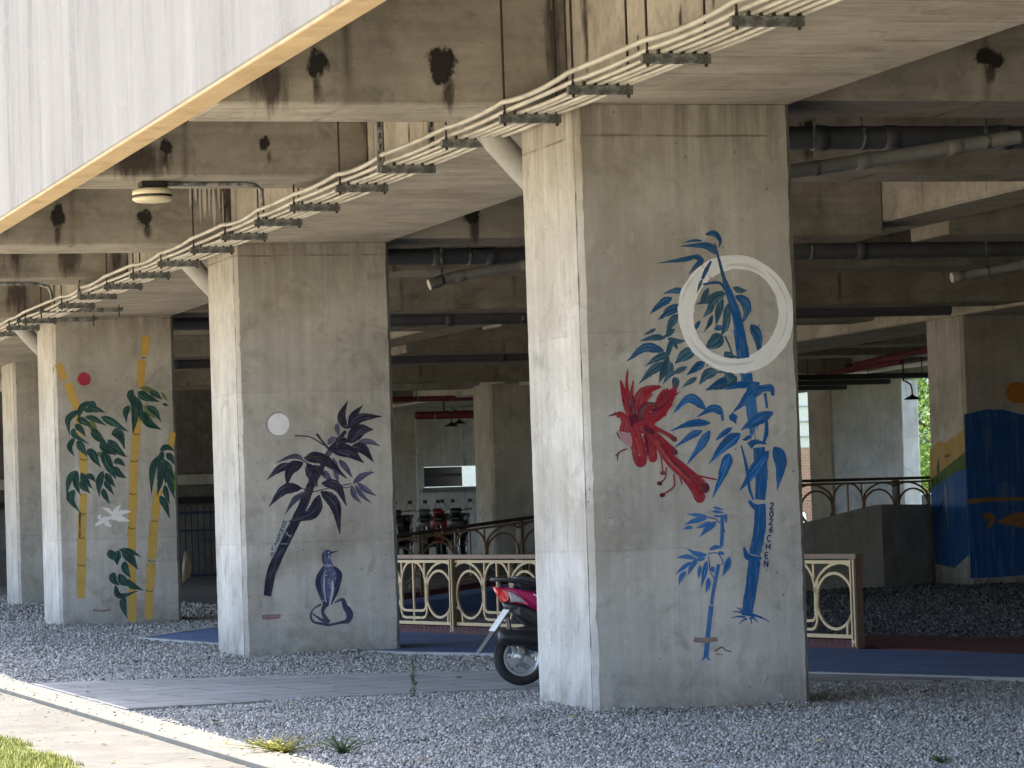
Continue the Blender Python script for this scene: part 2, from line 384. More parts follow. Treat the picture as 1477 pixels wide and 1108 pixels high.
mp = t.n('ShaderNodeMapping'); mp.inputs['Scale'].default_value = (75, 5, 1); t.l(av.outputs['Vector'], mp.inputs[0])
nz = t.n('ShaderNodeTexNoise'); nz.inputs['Scale'].default_value = 1; nz.inputs['Detail'].default_value = 3; t.l(mp.outputs[0], nz.inputs['Vector'])
gr = t.noise(90, 4, .7)
sp = t.n('ShaderNodeSeparateXYZ'); t.l(av.outputs['Vector'], sp.inputs[0])   # z = dryness
e = t.math('ADD', ae.outputs['Fac'], t.math('MULTIPLY', sp.outputs[2], t.math('MULTIPLY', nz.outputs['Fac'], 2.4)))
e = t.math('ADD', e, t.math('MULTIPLY', t.math('SUBTRACT', gr, .5), .35))
e = t.math('ADD', e, t.math('MULTIPLY', t.math('SUBTRACT', nz.outputs['Fac'], .5), .35))
al = t.ramp(e, [(.84, 1), (.92, 0)])
c = t.mix(t.ramp(nz.outputs['Fac'], [(.48, 0), (.62, .38), (.72, .6)]), ac.outputs['Color'], t.mix(.30, ac.outputs['Color'], (.50,.52,.50)))
c = t.mix(t.ramp(t.noise(4, 5), [(.45, 0), (.75, .35)]), c, t.mix(1., ac.outputs['Color'], (.5,.5,.55), 'MULTIPLY'))
t.l(al, t.b.inputs['Alpha']); M['paint'] = t.base(c, .65, spec=.3)

# ------------------------------------------------------------------ brush painting on a wall face
def homog(src, dst):
    A = []; b = []
    for (x, y), (X, Y) in zip(src, dst):
        A += [[x,y,1,0,0,0,-X*x,-X*y],[0,0,0,x,y,1,-Y*x,-Y*y]]; b += [X, Y]
    h = np.linalg.solve(np.array(A, float), np.array(b, float)); return np.append(h, 1).reshape(3,3)
def smooth(pts, k=7):
    P = [np.array(p, float) for p in pts]
    if len(P) < 3: return [P[0] + (P[1]-P[0])*i/k for i in range(k+1)]
    Q = [2*P[0]-P[1]] + P + [2*P[-1]-P[-2]]; out = []
    for i in range(1, len(Q)-2):
        for j in range(k):
            t = j/k; a, b, c, d = Q[i-1:i+3]
            out.append(.5*((2*b)+(-a+c)*t+(2*a-5*b+4*c-d)*t*t+(-a+3*b-3*c+d)*t**3))
    out.append(P[-1]); return out
class Mural:
    """paint strokes traced on a survey sketch of one column face; sketch corners map to the face's metres"""
    n = 0
    def __init__(s, corners, w, h, face='front'):
        s.Hm = homog(corners, [(0,h),(w,h),(w,0),(0,0)]); s.face = face; s.v = []; s.f = []; s.c = []; s.e = []; s.p = []; s.k = 0
    def mp(s, p):
        q = s.Hm @ np.array([p[0], p[1], 1.]); return q[:2]/q[2]
    def put(s, u, z):
        d = .0004 + s.k*.000011
        return (u, -d, z) if s.face == 'front' else (-d, u, z)
    def stroke(s, col, pts, w, dry=0., k=7, ends=True, dry0=None):
        """w: width in sketch units, a number or one per given point"""
        P = smooth([s.mp(p) for p in pts], k)
        a = s.mp(pts[0]); b = s.mp((pts[0][0]+1, pts[0][1])); sc_ = abs(b[0]-a[0]); 
        if s.face != 'front': sc_ = abs(s.mp((pts[0][0], pts[0][1]+1))[1]-a[1])
        ws = w if hasattr(w, '__len__') else [w]*len(pts)
        n = len(P); tt = np.linspace(0, len(ws)-1, n); wv = np.interp(tt, range(len(ws)), ws)*sc_
        off = random.random()*9; L = 0; base = len(s.v); us = (-1, -.62, 0, .62, 1); ev = (1.05, .3, 0, .3, 1.05)
        for i in range(n):
            t = P[min(i+1, n-1)]-P[max(i-1, 0)]; t = t/(np.hypot(*t)+1e-9); nn = np.array([-t[1], t[0]])
            if i: L += np.hypot(*(P[i]-P[i-1]))
            fr = i/(n-1)
            jit = 1+random.uniform(-.05, .05)
            dr = (dry*fr**1.5) + ((dry0 or 0)*(1-fr)**1.5)
            for u, e in zip(us, ev):
                q = P[i]+nn*u*wv[i]*.5*1.12*jit
                s.v.append(s.put(q[0], q[1])); s.c.append(col); s.e.append(e if (not ends or 0 < i < n-1) else max(e, .55)); s.p.append((u*wv[i]*.5+off, L+off, dr))
        for i in range(n-1):
            for j in range(4):
                a0 = base+i*5+j; s.f.append((a0, a0+1, a0+6, a0+5))
        s.k += 1
    def leaf(s, col, pts, w, dry=.25, k=8):
        P = P0 = smooth(pts, k); n = len(P)
        ws = [w*1.06*max(.06, (math.sin(math.pi*min(1, (i/(n-1))**.8*.96+.04)))**1.05) for i in range(n)]
        s.stroke(col, P[::2] if n > 12 else P, ws[::2] if n > 12 else ws, dry*1.3, 2)
        if w < 7.5: return
        # bristle marks: a few paler and darker streaks running along the leaf
        for q in range(3):
            o_ = random.uniform(-.3, .3)*w; kk = random.choice((.55, .7, 1.5, 1.9)); a_ = random.randint(0, n//3); b_ = random.randint(n*2//3, n-1); Pq = []
            for i in range(a_, b_+1, 3):
                i0, i1 = max(i-1, 0), min(i+1, n-1); tx, ty = P0[i1][0]-P0[i0][0], P0[i1][1]-P0[i0][1]; L = math.hypot(tx, ty)+1e-9; e = o_*math.sin(math.pi*i/(n-1))
                Pq.append((P0[i][0]-ty/L*e, P0[i][1]+tx/L*e))
            if len(Pq) > 2: s.stroke(tuple(min(1, c*kk+(.02 if kk > 1 else 0)) for c in col), Pq, [w*.05]+[w*.16]*(len(Pq)-2)+[w*.03], .5, 2, dry0=.3)
    def blob(s, col, c, rx, ry, edge=.12, n=28, wob=.03, dry=0.):
        base = len(s.v); off = random.random()*9
        cm = s.mp(c)
        rings = [(0, 0.), (1-edge*2, .2), (1, 1.05)]
        for r_, e in rings:
            for i in range(n):
                a = 2*math.pi*i/n; rr = r_*(1+wob*mnoise.noise(Vector((math.cos(a)*1.5, math.sin(a)*1.5, off))))
                q = s.mp((c[0]+rx*rr*math.cos(a), c[1]+ry*rr*math.sin(a)))
                s.v.append(s.put(q[0], q[1])); s.c.append(col); s.e.append(e); s.p.append((q[0], q[1], dry))
        for j in range(2):
            for i in range(n): s.f.append((base+j*n+i, base+j*n+(i+1) % n, base+(j+1)*n+(i+1) % n, base+(j+1)*n+i))
        s.k += 1
    def poly(s, col, pts, e=.0):
        base = len(s.v); P = [s.mp(p) for p in pts]
        for q in P: s.v.append(s.put(q[0], q[1])); s.c.append(col); s.e.append(e); s.p.append((q[0]*.2, q[1]*.2, .15))
        s.f.append(tuple(range(base, base+len(P)))); s.k += 1
    def glyphs(s, col, text, pos, hgt, wid, lw, ang=0.):
        for ch, (x, y) in zip(text, pos):
            for line in GLY[ch]:
                pp = []
                for (a, b) in line:
                    dx, dy = (a-.5)*wid, (b-.5)*hgt; ca, sa = math.cos(ang), math.sin(ang)
                    pp.append((x+dx*ca-dy*sa, y+dx*sa+dy*ca))
                s.stroke(col, pp, lw, 0, 3, ends=False)
    def build(s, name, parent, label=None):
        me = D.meshes.new(name); me.from_pydata(s.v, [], s.f)
        a = me.attributes.new('pc', 'FLOAT_COLOR', 'POINT'); a.data.foreach_set('color', np.array([tuple(c)+(1,) for c in s.c], float).ravel())
        a = me.attributes.new('pe', 'FLOAT', 'POINT'); a.data.foreach_set('value', np.array(s.e, float))
        a = me.attributes.new('pv', 'FLOAT_VECTOR', 'POINT'); a.data.foreach_set('vector', np.array(s.p, float).ravel())
        me.materials.append(M['paint']); me.update(); o = D.objects.new(name, me); COL.objects.link(o); o.parent = parent
        if label: o['label'] = label
        kk = s.k; s.v = []; s.f = []; s.c = []; s.e = []; s.p = []; s.k = kk
        return o
GLY = {'2': [[(.1,.25),(.4,0),(.8,.2),(.5,.6),(.1,1),(.9,1)]], '0': [[(.5,0),(.1,.5),(.5,1),(.9,.5),(.5,0)]],
 '6': [[(.8,.05),(.3,.4),(.15,.8),(.5,1),(.85,.75),(.5,.5),(.2,.65)]], 'C': [[(.9,.15),(.4,0),(.1,.5),(.4,1),(.9,.85)]],
 'H': [[(.1,0),(.1,1)],[(.9,0),(.9,1)],[(.1,.5),(.9,.5)]], 'E': [[(.15,0),(.15,1)],[(.15,0),(.9,0)],[(.15,.5),(.75,.5)],[(.15,1),(.9,1)]],
 'N': [[(.1,1),(.1,0)],[(.1,0),(.9,1)],[(.9,1),(.9,0)]], 'O': [[(.5,0),(.1,.5),(.5,1),(.9,.5),(.5,0)]], 'V': [[(.05,0),(.5,1)],[(.5,1),(.95,0)]],
 'A': [[(.05,1),(.5,0)],[(.5,0),(.95,1)],[(.25,.6),(.75,.6)]], 'G': [[(.9,.15),(.4,0),(.1,.5),(.4,1),(.9,.8)],[(.9,.8),(.9,.5)],[(.9,.5),(.55,.5)]],
 'Z': [[(.1,0),(.9,0)],[(.9,0),(.1,1)],[(.1,1),(.9,1)]], 'L': [[(.15,0),(.15,1)],[(.15,1),(.85,1)]], 'Y': [[(.05,0),(.5,.5)],[(.95,0),(.5,.5)],[(.5,.5),(.5,1)]],
 'T': [[(0,0),(1,0)],[(.5,0),(.5,1)]], 'D': [[(.1,0),(.1,1)],[(.1,0),(.8,.25),(.8,.75),(.1,1)]], '1': [[(.5,0),(.5,1)]]}

# ------------------------------------------------------------------ columns
def column_mesh(h, seed):
    """rectangular shaft with chamfered, chipped arrises"""
    m = MB(); c = .047; nz = 70; vs = []
    ring = [(c,0,'x'),(W-c,0,'x'),(W,c,'y'),(W,DP-c,'y'),(W-c,DP,'x'),(c,DP,'x'),(0,DP-c,'y'),(0,c,'y')]
    for i in range(nz+1):
        z = -.35+(h+.35)*i/nz
        for j, (x, y, ax) in enumerate(ring):
            d = mnoise.noise(Vector((j*7.3+seed, z*3.1, seed)))*.011 + mnoise.noise(Vector((j*3.7, z*13, seed+5)))*.007
            if random.random() < .06: d += random.uniform(-.012, .012)
            # chips only run along the face, so faces stay true
            vs.append((x+d, y, z) if ax == 'x' else (x, y+d, z))
    fs = [(i*8+j, i*8+(j+1) % 8, (i+1)*8+(j+1) % 8, (i+1)*8+j) for i in range(nz) for j in range(8)]
    fs += [tuple(range(8))[::-1], tuple(nz*8+j for j in range(8))]
    return m.add(vs, fs)
def column(x, y, label, seed, h=None, mat='column', group='bridge columns'):
    g0 = gz(y); h = (H-.004-g0) if h is None else h
    t = thing('concrete_column', label, 'column', (x, y, g0), 0, group)
    column_mesh(h, seed).build('shaft', M[mat], t)
    return t, h
c1, h1 = column(0, 0, 'large near concrete column painted with a red bird, blue bamboo and a white ring', 1)
c2, h2 = column(0, S, 'concrete column painted with dark navy bamboo, a white moon and a standing bird on a rock', 2)
c3, h3 = column(0, 2*S, 'concrete column painted with yellow bamboo stems, green leaves and a small red sun', 3)
c4, h4 = column(1.36, 3*S, 'bare unpainted concrete column partly hidden at the left edge behind the yellow bamboo column', 4)
c5, h5 = column(16.1, 28.3, 'shaded concrete column painted deep blue with an orange fish and orange sun', 5)
c6, h6 = column(15.35, 54.2, 'plain grey concrete column standing behind the parked scooters, nearest to the stained wall', 6, H+.10-gz(54.2))
c7, h7 = column(15.2, 67.2, 'dark bare concrete column far back, left of the stained wall and the parked scooters', 7, H+.05-gz(67))
c8, h8 = column(22.5, 50.0, 'wide greenish grey concrete column behind the curved ramp railing', 8, H-gz(50)-.1)
c9, h9 = column(28.15, 62.0, 'slim pale sunlit concrete column far back beside bright green trees', 9, H+.3-gz(62), group='bridge columns')

for x, y, lb in ((0,-S,'bare concrete column of the near row standing outside the picture on the near side'),(16.1,28.3-S,'bare concrete column of the far row outside the picture on the right'),(16.1,28.3-2*S,'bare concrete column of the far row far outside the picture on the right'),(16.1,28.3+S,'bare concrete column hidden behind the red bird column')):
    column(x, y, lb, x+y)
# ---- phoenix / blue bamboo mural
BLU = (.006,.10,.31); DBL = (.010,.082,.21); TEAL = (.028,.095,.15); SBL = (.035,.16,.42); WHT = (.60,.63,.66)
RED = (.30,.014,.03); DRD = (.12,.008,.028); PNK = (.44,.25,.29)
m1 = Mural([(825.5,148),(1141,147),(1174,1012),(853.5,1029)], W, h1)
lf = m1.leaf; st = m1.stroke
for pts, w, d in [([(1043,415),(1022,428),(1000,435)],10,.5),([(1021,411),(1015,425),(1006,436)],9,.4),([(1037,424),(1026,434),(1017,450)],9,.4),([(1042,426),(1036,446),(1032,466)],10,.3),
    ([(1050,433),(1047,455),(1040,472)],10,.4),([(1027,450),(1022,463),(1014,475)],7,.5),([(1009,458),(1002,468),(998,473)],6,.6),([(1057,410),(1068,414),(1078,414)],8,.4),
    ([(987,415),(972,415),(953,420)],8,.5),([(968,425),(952,434),(932,452)],10,.5),([(982,436),(962,446),(945,460)],12,.5),([(976,449),(966,463),(959,480)],11,.4),
    ([(958,483),(940,483),(918,489)],8,.5),([(961,484),(975,488),(992,487)],7,.3),([(956,502),(928,498),(899,519)],12,.4),([(964,505),(946,513),(926,525)],9,.4),([(958,518),(938,531),(918,551)],11,.4),
    ([(962,509),(956,530),(948,550)],11,.3),([(967,518),(964,535),(954,550)],9,.3),([(1002,500),(985,509),(971,521)],15,.4),([(1042,479),(1030,489),(1015,499)],19,.3),([(1016,518),(1003,526),(988,538)],11,.4),
    ([(1034,531),(1019,536),(1007,551)],13,.3),([(1060,540),(1038,550),(1015,559)],14,.4),([(1046,534),(1052,541),(1050,550)],15,.4),([(1029,470),(1040,468),(1050,473)],7,.5),([(1045,503),(1052,510),(1067,511)],11,.4),
    ([(985,408),(1000,402),(1013,404)],4,.6),([(970,540),(973,550),(967,568)],11,.6)]:
    lf(TEAL if random.random() < .7 else DBL, pts, w*1.12, d)
for pts, w in [([(1046,418),(1034,424),(1020,431)],9),([(1030,436),(1020,446),(1010,458)],8),([(1052,445),(1046,468),(1036,484)],9),([(1047,512),(1030,516),(1012,528)],9),([(1058,526),(1046,530),(1030,534)],10),([(944,470),(934,476),(922,482)],6),([(972,470),(962,478),(952,484)],7),([(990,525),(975,532),(962,541)],8),([(1004,540),(992,548),(980,556)],8),([(1062,538),(1054,548),(1040,556)],12)]: lf(TEAL, pts, w, .6)
st(TEAL, [(975,499),(972,493),(966,492),(961,508)], [3,6,8,7]); st(TEAL, [(1045,480),(1052,495),(1057,511)], 2.5); st(TEAL, [(980,436),(995,420),(1003,417)], 1.6)
lf(DBL, [(1060,422),(1074,430),(1077,445),(1069,464)], 14, .2); lf(DBL, [(1083,463),(1093,480),(1096,512)], 15, .2)
# top tuft
for pts, w in [([(1016,334),(1029,332),(1038,342),(1036,354)],8),([(1032,362),(1018,350),(978,351)],10),([(1012,343),(998,343),(982,347)],4),([(1006,364),(985,370),(944,376)],7),([(1015,372),(1003,366),(988,368)],8),([(1014,370),(1004,379),(991,392)],8)]:
    lf(DBL, pts, w, .3)
m1.build('blue_bamboo_painting', c1, 'dark blue painted bamboo leaves on concrete')
# white ring
ring = []; ww = []
for i in range(33):
    a = -2.2+2*math.pi*i/32
    ring.append((1061+73.5*math.cos(a), 448+75*math.sin(a))); ww.append(21+3*math.sin(a*2+.6)+random.uniform(-1,1))
st((.90,.91,.92), ring, ww, .0, 3, ends=False)
for q in range(9):
    a0 = random.uniform(-2.2, 3.4); o_ = random.uniform(-7, 7); st(random.choice(((.74,.755,.78),(.80,.81,.82),(.66,.68,.71))), [(1061+(73.5+o_)*math.cos(a0+.12*i), 448+(75+o_)*math.sin(a0+.12*i)) for i in range(9)], [.6,2,2.6,2.4,2,1.6,1,.8,.4], .3)
m1.build('white_ring_painting', c1, 'broad white painted ring')
# stems and bright leaves
st(DBL, [(1030,347),(1037,372),(1043,395),(1050,415)], [3,4,5,9]); st(DBL, [(1025,372),(1018,385),(1012,398)], [3,6,4]); lf(DBL, [(1012,398),(1008,408),(1004,419)], 5, .4)
st(DBL, [(1013,406),(1030,403),(1040,405),(1047,414)], [3,4,4,6])
st(BLU, [(1049,412),(1059,440),(1066,470),(1072,512)], [9,13,15,19], .1); st(BLU, [(1062,470),(1066,500)], [9,12], .5)
st(BLU, [(1077,534),(1079,553)], [16,17], .1); st(SBL, [(1070,534),(1072,552)], [4,4], .6)
st(BLU, [(1046,557),(1070,550),(1096,551)], [2,11,9], .1); st(BLU, [(1094,557),(1112,555),(1116,566)], [9,10,4], .1); st(BLU, [(1092,554),(1078,570),(1057,590)], [22,16,2], .5)
st(SBL, [(1083,566),(1087,600),(1091,636)], [18,22,20], .75, dry0=.35); st(BLU, [(1104,562),(1107,584)], [4,3]); st(BLU, [(1106,598),(1106,620),(1102,634)], [4,6,4])
st(BLU, [(1081,639),(1090,633),(1106,636)], [10,7,3], .2)
st(BLU, [(1095,641),(1099,680),(1097,717)], [17,18,16], .1); st(BLU, [(1080,719),(1090,727),(1105,724)], [4,8,3]); st(BLU, [(1097,726),(1096,760),(1089,797)], [16,17,17], .05)
st(BLU, [(1073,786),(1079,800),(1099,802)], [3,9,4]); st(BLU, [(1089,804),(1084,842),(1077,886)], [17,17,16], .05)
for a, b in [((1077,884),(1056,880)),((1075,888),(1055,889)),((1078,890),(1066,898)),((1082,888),(1085,898)),((1084,888),(1094,896)),((1085,886),(1099,890)),((1086,884),(1111,895)),((1072,881),(1062,874))]:
    st(BLU, [a, ((a[0]+b[0])/2, (a[1]+b[1])/2-1.5), b], [3,2.2,1])
for pts, w, d in [([(1017,586),(993,570),(966,596)],14,.5),([(1043,593),(1028,585),(1003,598)],12,.3),([(1024,606),(995,607),(963,619)],11,.5),([(1012,617),(993,626),(970,643)],10,.4),([(1023,617),(1010,638),(988,668)],12,.4),
    ([(1068,621),(1046,637),(1019,668)],17,.4),([(1056,612),(1042,622),(1028,634)],8,.7),([(1116,590),(1090,602),(1067,617)],16,.3),([(1051,650),(1046,668),(1027,715)],15,.2),([(1117,640),(1127,661),(1122,703)],19,.2),([(1109,646),(1090,672),(1066,705)],17,.3),
    ([(1051,595),(1058,600),(1062,608)],9,.5),([(1083,624),(1076,629),(1070,630)],6,.4)]:
    lf(BLU, pts, w, d)
st(BLU, [(1069,638),(1078,676),(1081,700),(1087,717)], [2,5,4,3]); st(BLU, [(1041,594),(1042,603)], [5,3]); st(BLU, [(1055,591),(1063,598)], [3,4])
m1.build('blue_bamboo_painting', c1, 'bright blue painted bamboo stem and leaves')
# small bamboo
st(SBL, [(1041,739),(1041,760),(1040,785)], [5,5,6], .2); st(SBL, [(1036,811),(1030,840),(1025,872)], [5,6,6], .5); st(SBL, [(1025,872),(1021,905),(1017,948)], [7,7,8], .1); st(SBL, [(1011,951),(1017,946),(1023,951)], [2,4,2])
for pts, w in [([(1021,743),(1005,740),(988,738)],6),([(1018,745),(1000,748),(985,754)],7),([(998,758),(990,758),(983,761)],5),([(1024,749),(1013,755),(1001,759)],6),([(1033,749),(1020,759),(1007,772)],9),([(1027,728),(1044,732)],4),([(1026,734),(1044,736)],4),([(1028,741),(1042,741)],3),([(1046,737),(1047,752)],5),
    ([(1019,798),(1003,796),(988,788)],7),([(1003,803),(988,800),(973,802)],7),([(1016,802),(1000,805)],6),([(1005,804),(997,813),(990,828)],8),([(995,808),(984,816),(972,826)],6),([(988,822),(981,830),(977,842)],7),([(1009,813),(1006,832)],6),([(1018,806),(1015,824),(1010,846)],8),([(1021,830),(1020,842),(1017,853)],7),([(1022,790),(1033,786),(1042,788)],6),([(1052,800),(1048,814),(1041,829)],9),([(1035,794),(1045,796)],6),([(1026,814),(1029,824)],6)]:
    lf(SBL, pts, w, .2)
for pts in [[(1020,796),(1034,795),(1042,807),(1040,812)],[(1021,800),(1024,822),(1030,833)],[(1021,743),(1030,745),(1038,751)],[(1042,755),(1045,765)]]: st(BLU, pts, 1.4)
m1.build('blue_bamboo_painting', c1, 'small light blue painted bamboo near the ground')
# bird
st(RED, [(911,600),(900,575),(892,545)], [15,12,3], .2); st(RED, [(906,584),(901,552),(903,524)], [8,5,4], .5); st(RED, [(906,575),(909,558),(911,545)], [8,5,2]); st(DRD, [(912,612),(907,590),(898,570)], [13,14,8], .2)
lf(RED, [(912,590),(925,561),(955,552)], 14, .4); lf(RED, [(918,584),(928,572),(934,568)], 9, .9); lf(RED, [(914,592),(926,578),(930,574)], 6, .8)
for b, tip, w in [((934,590),(980,560),12),((936,592),(972,578),11),((934,597),(961,594),11),((930,602),(944,607),9),((940,584),(976,549),11),((946,580),(958,552),11),((936,588),(968,562),11)]:
    lf(RED, [b, ((b[0]+tip[0])/2, (b[1]+tip[1])/2+2), tip], w, .5)
rb2 = random.Random(8)
m1.poly(RED, [(921,609),(919,594),(925,584),(938,580),(950,572),(960,555),(966,562),(975,556),(971,571),(966,582),(959,593),(947,604),(932,610)], .1)
m1.poly(RED, [(909,594),(917,571),(929,558),(948,552),(952,555),(939,561),(930,573),(920,588)], .1)
for i in range(9):
    f = i/8; bx, by = 924+f*22, 600-f*18; ex, ey = bx+22+rb2.uniform(0,12)-f*4, by-6-f*24+rb2.uniform(-3,4)
    st(rb2.choice((RED, DRD, (.38,.03,.04))), [(bx,by), ((bx+ex)/2, (by+ey)/2+3), (ex,ey)], [5,6,1.2], .4)
for i in range(4):
    f = i/3; bx, by = 905+f*16, 596-f*10; st(rb2.choice((RED, DRD, (.36,.03,.04))), [(bx,by), (bx-4+f*14, by-16), (bx-9+f*30+rb2.uniform(-2,2), by-30+f*8)], [7,6,1.5], .35)
st(DRD, [(922,606),(922,590),(930,581),(944,579)], [10,10,9,5], .3)
st(RED, [(912,614),(930,613),(944,621)], [14,19,14]); st(RED, [(909,611),(917,640),(921,661)], [15,21,20]); m1.blob(RED, (921,661), 10, 10)
st(RED, [(930,622),(936,640),(939,655)], [13,15,13]); m1.blob(RED, (939,656), 7, 8); st(DRD, [(928,622),(931,640),(932,655)], [3,4,4], .4); st(DRD, [(926,612),(942,624),(946,638)], [7,9,4], .4)
st((.40,.06,.05), [(914,628),(919,645),(921,655)], [5,6,4], .6); m1.blob((.5,.2,.2), (919,653), 1.6, 1.3)
st(RED, [(940,623),(962,656),(990,688),(1004,706)], [13,16,12,13]); m1.blob(RED, (1008,713), 8.5, 9.5); st(RED, [(1000,700),(1008,713)], [12,17]); st((.42,.05,.045), [(944,632),(962,658),(985,684)], [5,7,4], .4)
st(DRD, [(950,636),(970,662),(994,686)], [3,4,3]); st(RED, [(962,650),(992,676),(1012,696)], [5,8,14]); m1.blob(DRD, (1016,700), 6.5, 8); st(RED, [(996,681),(1012,684),(1033,688)], [3,2.4,2.2])
st(RED, [(934,610),(957,621),(970,629)], [7,5,7]); m1.blob(DRD, (971,630), 4, 4); st(RED, [(942,622),(960,638),(970,648)], [9,7,9]); m1.blob(DRD, (971,649), 5, 4.5)
for pts, c in [([(970,680),(970,698),(953,711)],(953,711)),([(959,670),(957,686),(950,693)],(949,694)),([(951,655),(954,678)],(954,679)),([(978,683),(982,695)],None)]:
    st(RED, pts, 2)
    if c: m1.blob(DRD, c, 4.2, 3.4)
m1.poly(PNK, [(887,617),(897,622),(906,620),(909,632),(908,641),(900,639),(891,630),(886,624)], .15)
st(DRD, [(875,597),(880,595),(886,593)], [1.5,2.5,5]); st(RED, [(886,595),(894,596),(899,606),(897,620)], [7,9,13,16]); st(DRD, [(886,620),(891,630)], [1.5,1.5])
st(DRD, [(902,644),(893,647),(888,651)], 1.8); st(DRD, [(888,651),(884,655)], 1.5); st(DRD, [(888,651),(887,661)], 1.5); st(DRD, [(890,650),(886,653)], 1.5)
m1.build('red_bird_painting', c1, 'red long-tailed bird painted flying')
m1.glyphs((.016,.05,.16), '2026CHEN', [(1114,726),(1113.5,737.5),(1113,748.5),(1113,760),(1110,773),(1108.5,785),(1106.5,798),(1105.5,810)], 9, 6.6, 1.9, .06)
m1.build('signature', c1, 'signature 2026 CHEN written downwards')
st((.27,.19,.17), [(998,921),(1016,922),(1035,920)], [9,10,8], .38, dry0=.38); st((.22,.10,.085), [(1030,938),(1040,932),(1046,936),(1056,939)], 2.2, .6); st((.22,.10,.085), [(1032,942),(1044,943)], 1.8, .7)
st((.5,.51,.52), [(1097,937),(1096,948),(1101,955)], [3,3,1], .5); st((.5,.51,.52), [(1105,972),(1101,985)], [5,2], .3); st((.5,.51,.52), [(1126,1000),(1131,1007)], [4,1], .4)
m1.build('paint_smear', c1)

# ---- navy bamboo mural
NAV = (.016,.015,.042); NAL = (.085,.08,.15); BBL = (.075,.09,.20)
m2 = Mural([(338.5,352),(563,347),(577,943),(356.5,948)], W, h2); lf = m2.leaf; st = m2.stroke
m2.blob((.60,.61,.62), (402,616), 21, 22, .3, dry=.25); m2.blob((.36,.355,.34), (402,616), 17.6, 18.6, .1); m2.blob((.88,.90,.93), (403,616.5), 16.2, 16.8, .08)
m2.build('white_moon_painting', c2, 'round white painted moon')
for pts, w in [([(438,666),(423,663),(397,673)],8),([(463,684),(472,692),(482,705)],10),([(481,665),(485,685),(488,706)],9),([(489,668),(499,680),(509,696)],9),([(516,643),(533,642),(551,649)],9),([(486,615),(487,625),(490,636)],7),([(473,646),(480,638),(488,636)],8),
    ([(447,715),(427,725),(411,748)],10),([(509,703),(524,691),(541,686)],9),([(507,705),(511,720),(522,733)],8),([(512,705),(522,720),(537,733)],7),([(515,702),(529,713),(544,722)],8)]: lf(NAL, pts, w, .4)
st(NAL, [(466,672),(476,656),(480,650)], [8,8,7], .2)
st(NAV, [(387,863),(394,827),(416,779),(436,738),(449,704)], [11,13,13,13,11]); st(NAV, [(449,706),(458,690),(468,672)], [11,9,7]); st(NAV, [(476,655),(487,642),(499,626)], [8,7,5])
for pts, w in [([(499,623),(493,605),(502,582)],12),([(503,618),(511,603),(524,588)],10),([(500,623),(521,607),(552,605)],13),([(503,644),(518,626),(539,624)],19),([(507,649),(524,653),(539,672)],14),([(478,654),(502,656),(525,673)],18),([(484,652),(493,641),(506,641)],13),
    ([(424,674),(404,681),(386,697)],10),([(438,672),(420,682),(414,707)],15),([(439,666),(466,667),(501,696)],16),([(444,673),(451,690),(458,708)],16),([(436,709),(411,711),(389,736)],14),([(461,719),(451,745),(417,757)],17),([(463,714),(483,733),(490,776)],16),([(464,702),(486,707),(500,736)],13),([(452,676),(460,684),(470,690)],10)]: lf(NAV, pts, w, .12)
for pts, w in [([(476,654),(466,642),(457,630)],3),([(468,647),(448,635),(426,633)],1.6),([(435,709),(453,714),(475,709),(507,703)],1.4),([(435,667),(450,677),(465,684)],1.8),([(488,707),(500,709),(506,707)],1.2),([(447,676),(446,700),(444,708)],2)]: st(NAV, pts, w)
st((.42,.42,.43), [(413,772),(418,778),(421,777)], 1.3); st((.40,.40,.40), [(406,789),(415,789)], 1.)
m2.build('navy_bamboo_painting', c2, 'dark navy painted bamboo branch with drooping leaves')
st((.36,.40,.44), [(412,757),(406,775),(396,803)], [7,7,6], .5)
m2.glyphs((.05,.085,.15), 'HONVGZLO', [(411.5,757.5),(409.5,763),(407,769.5),(404.5,775.5),(402.5,781.5),(399,787.5),(395.5,795),(393.5,803)], 5.2, 4.6, 1.3, .45)
m2.build('signature', c2, 'small painted signature running down beside the bamboo')
DKB = (.03,.035,.09); MDB = (.10,.12,.25); LTB = (.36,.40,.52)
st(MDB, [(473,817),(474,832),(474,850),(472,876)], [11,23,26,13]); st(MDB, [(471,803),(471,811),(473,820)], [11,10,13]); m2.blob((.06,.075,.18), (472,803.5), 6.6, 5.6)
st(DKB, [(467,822),(460,836),(459,850),(465,872)], [3,7,8,4], .2); st(DKB, [(482,823),(489,834),(484,856),(478,873)], [3,8,8,4], .2); st(DKB, [(466,803),(466,813),(469,821)], [3,4,3]); st(DKB, [(469,872),(471,880)], [9,6])
st(DKB, [(477,802.5),(481,801.5),(486,800.5)], [3,2,1]); m2.blob((.5,.53,.6), (474,802.5), 1.4, 1.1); st(LTB, [(474,806),(475,812)], [2.5,1.5], .3)
rb_ = random.Random(3)
for i in range(26):
    yy_ = 818+i*2.1; xx_ = 474+rb_.uniform(-8, 9)*(1 if i > 5 else .6); st(LTB if i % 3 else DKB, [(xx_-1.6, yy_-.8), (xx_, yy_+.7), (xx_+1.8, yy_-.9)], [.7,1.5,.7], .2, 4)
st((.55,.57,.63), [(479,842),(479,858),(475,876)], [2,4,2.5], .2); st((.5,.53,.6), [(468,830),(467,852),(470,874)], [1.4,2.4,1.4], .2)
for x_ in (468,471,474,477): st((.5,.53,.6), [(x_, 818+rb_.uniform(-2,2)), (x_+1, 823)], [1.6,1], .3)
m2.build('standing_bird_painting', c2, 'blue standing bird painted on a rock')
OL = (.05,.055,.12)
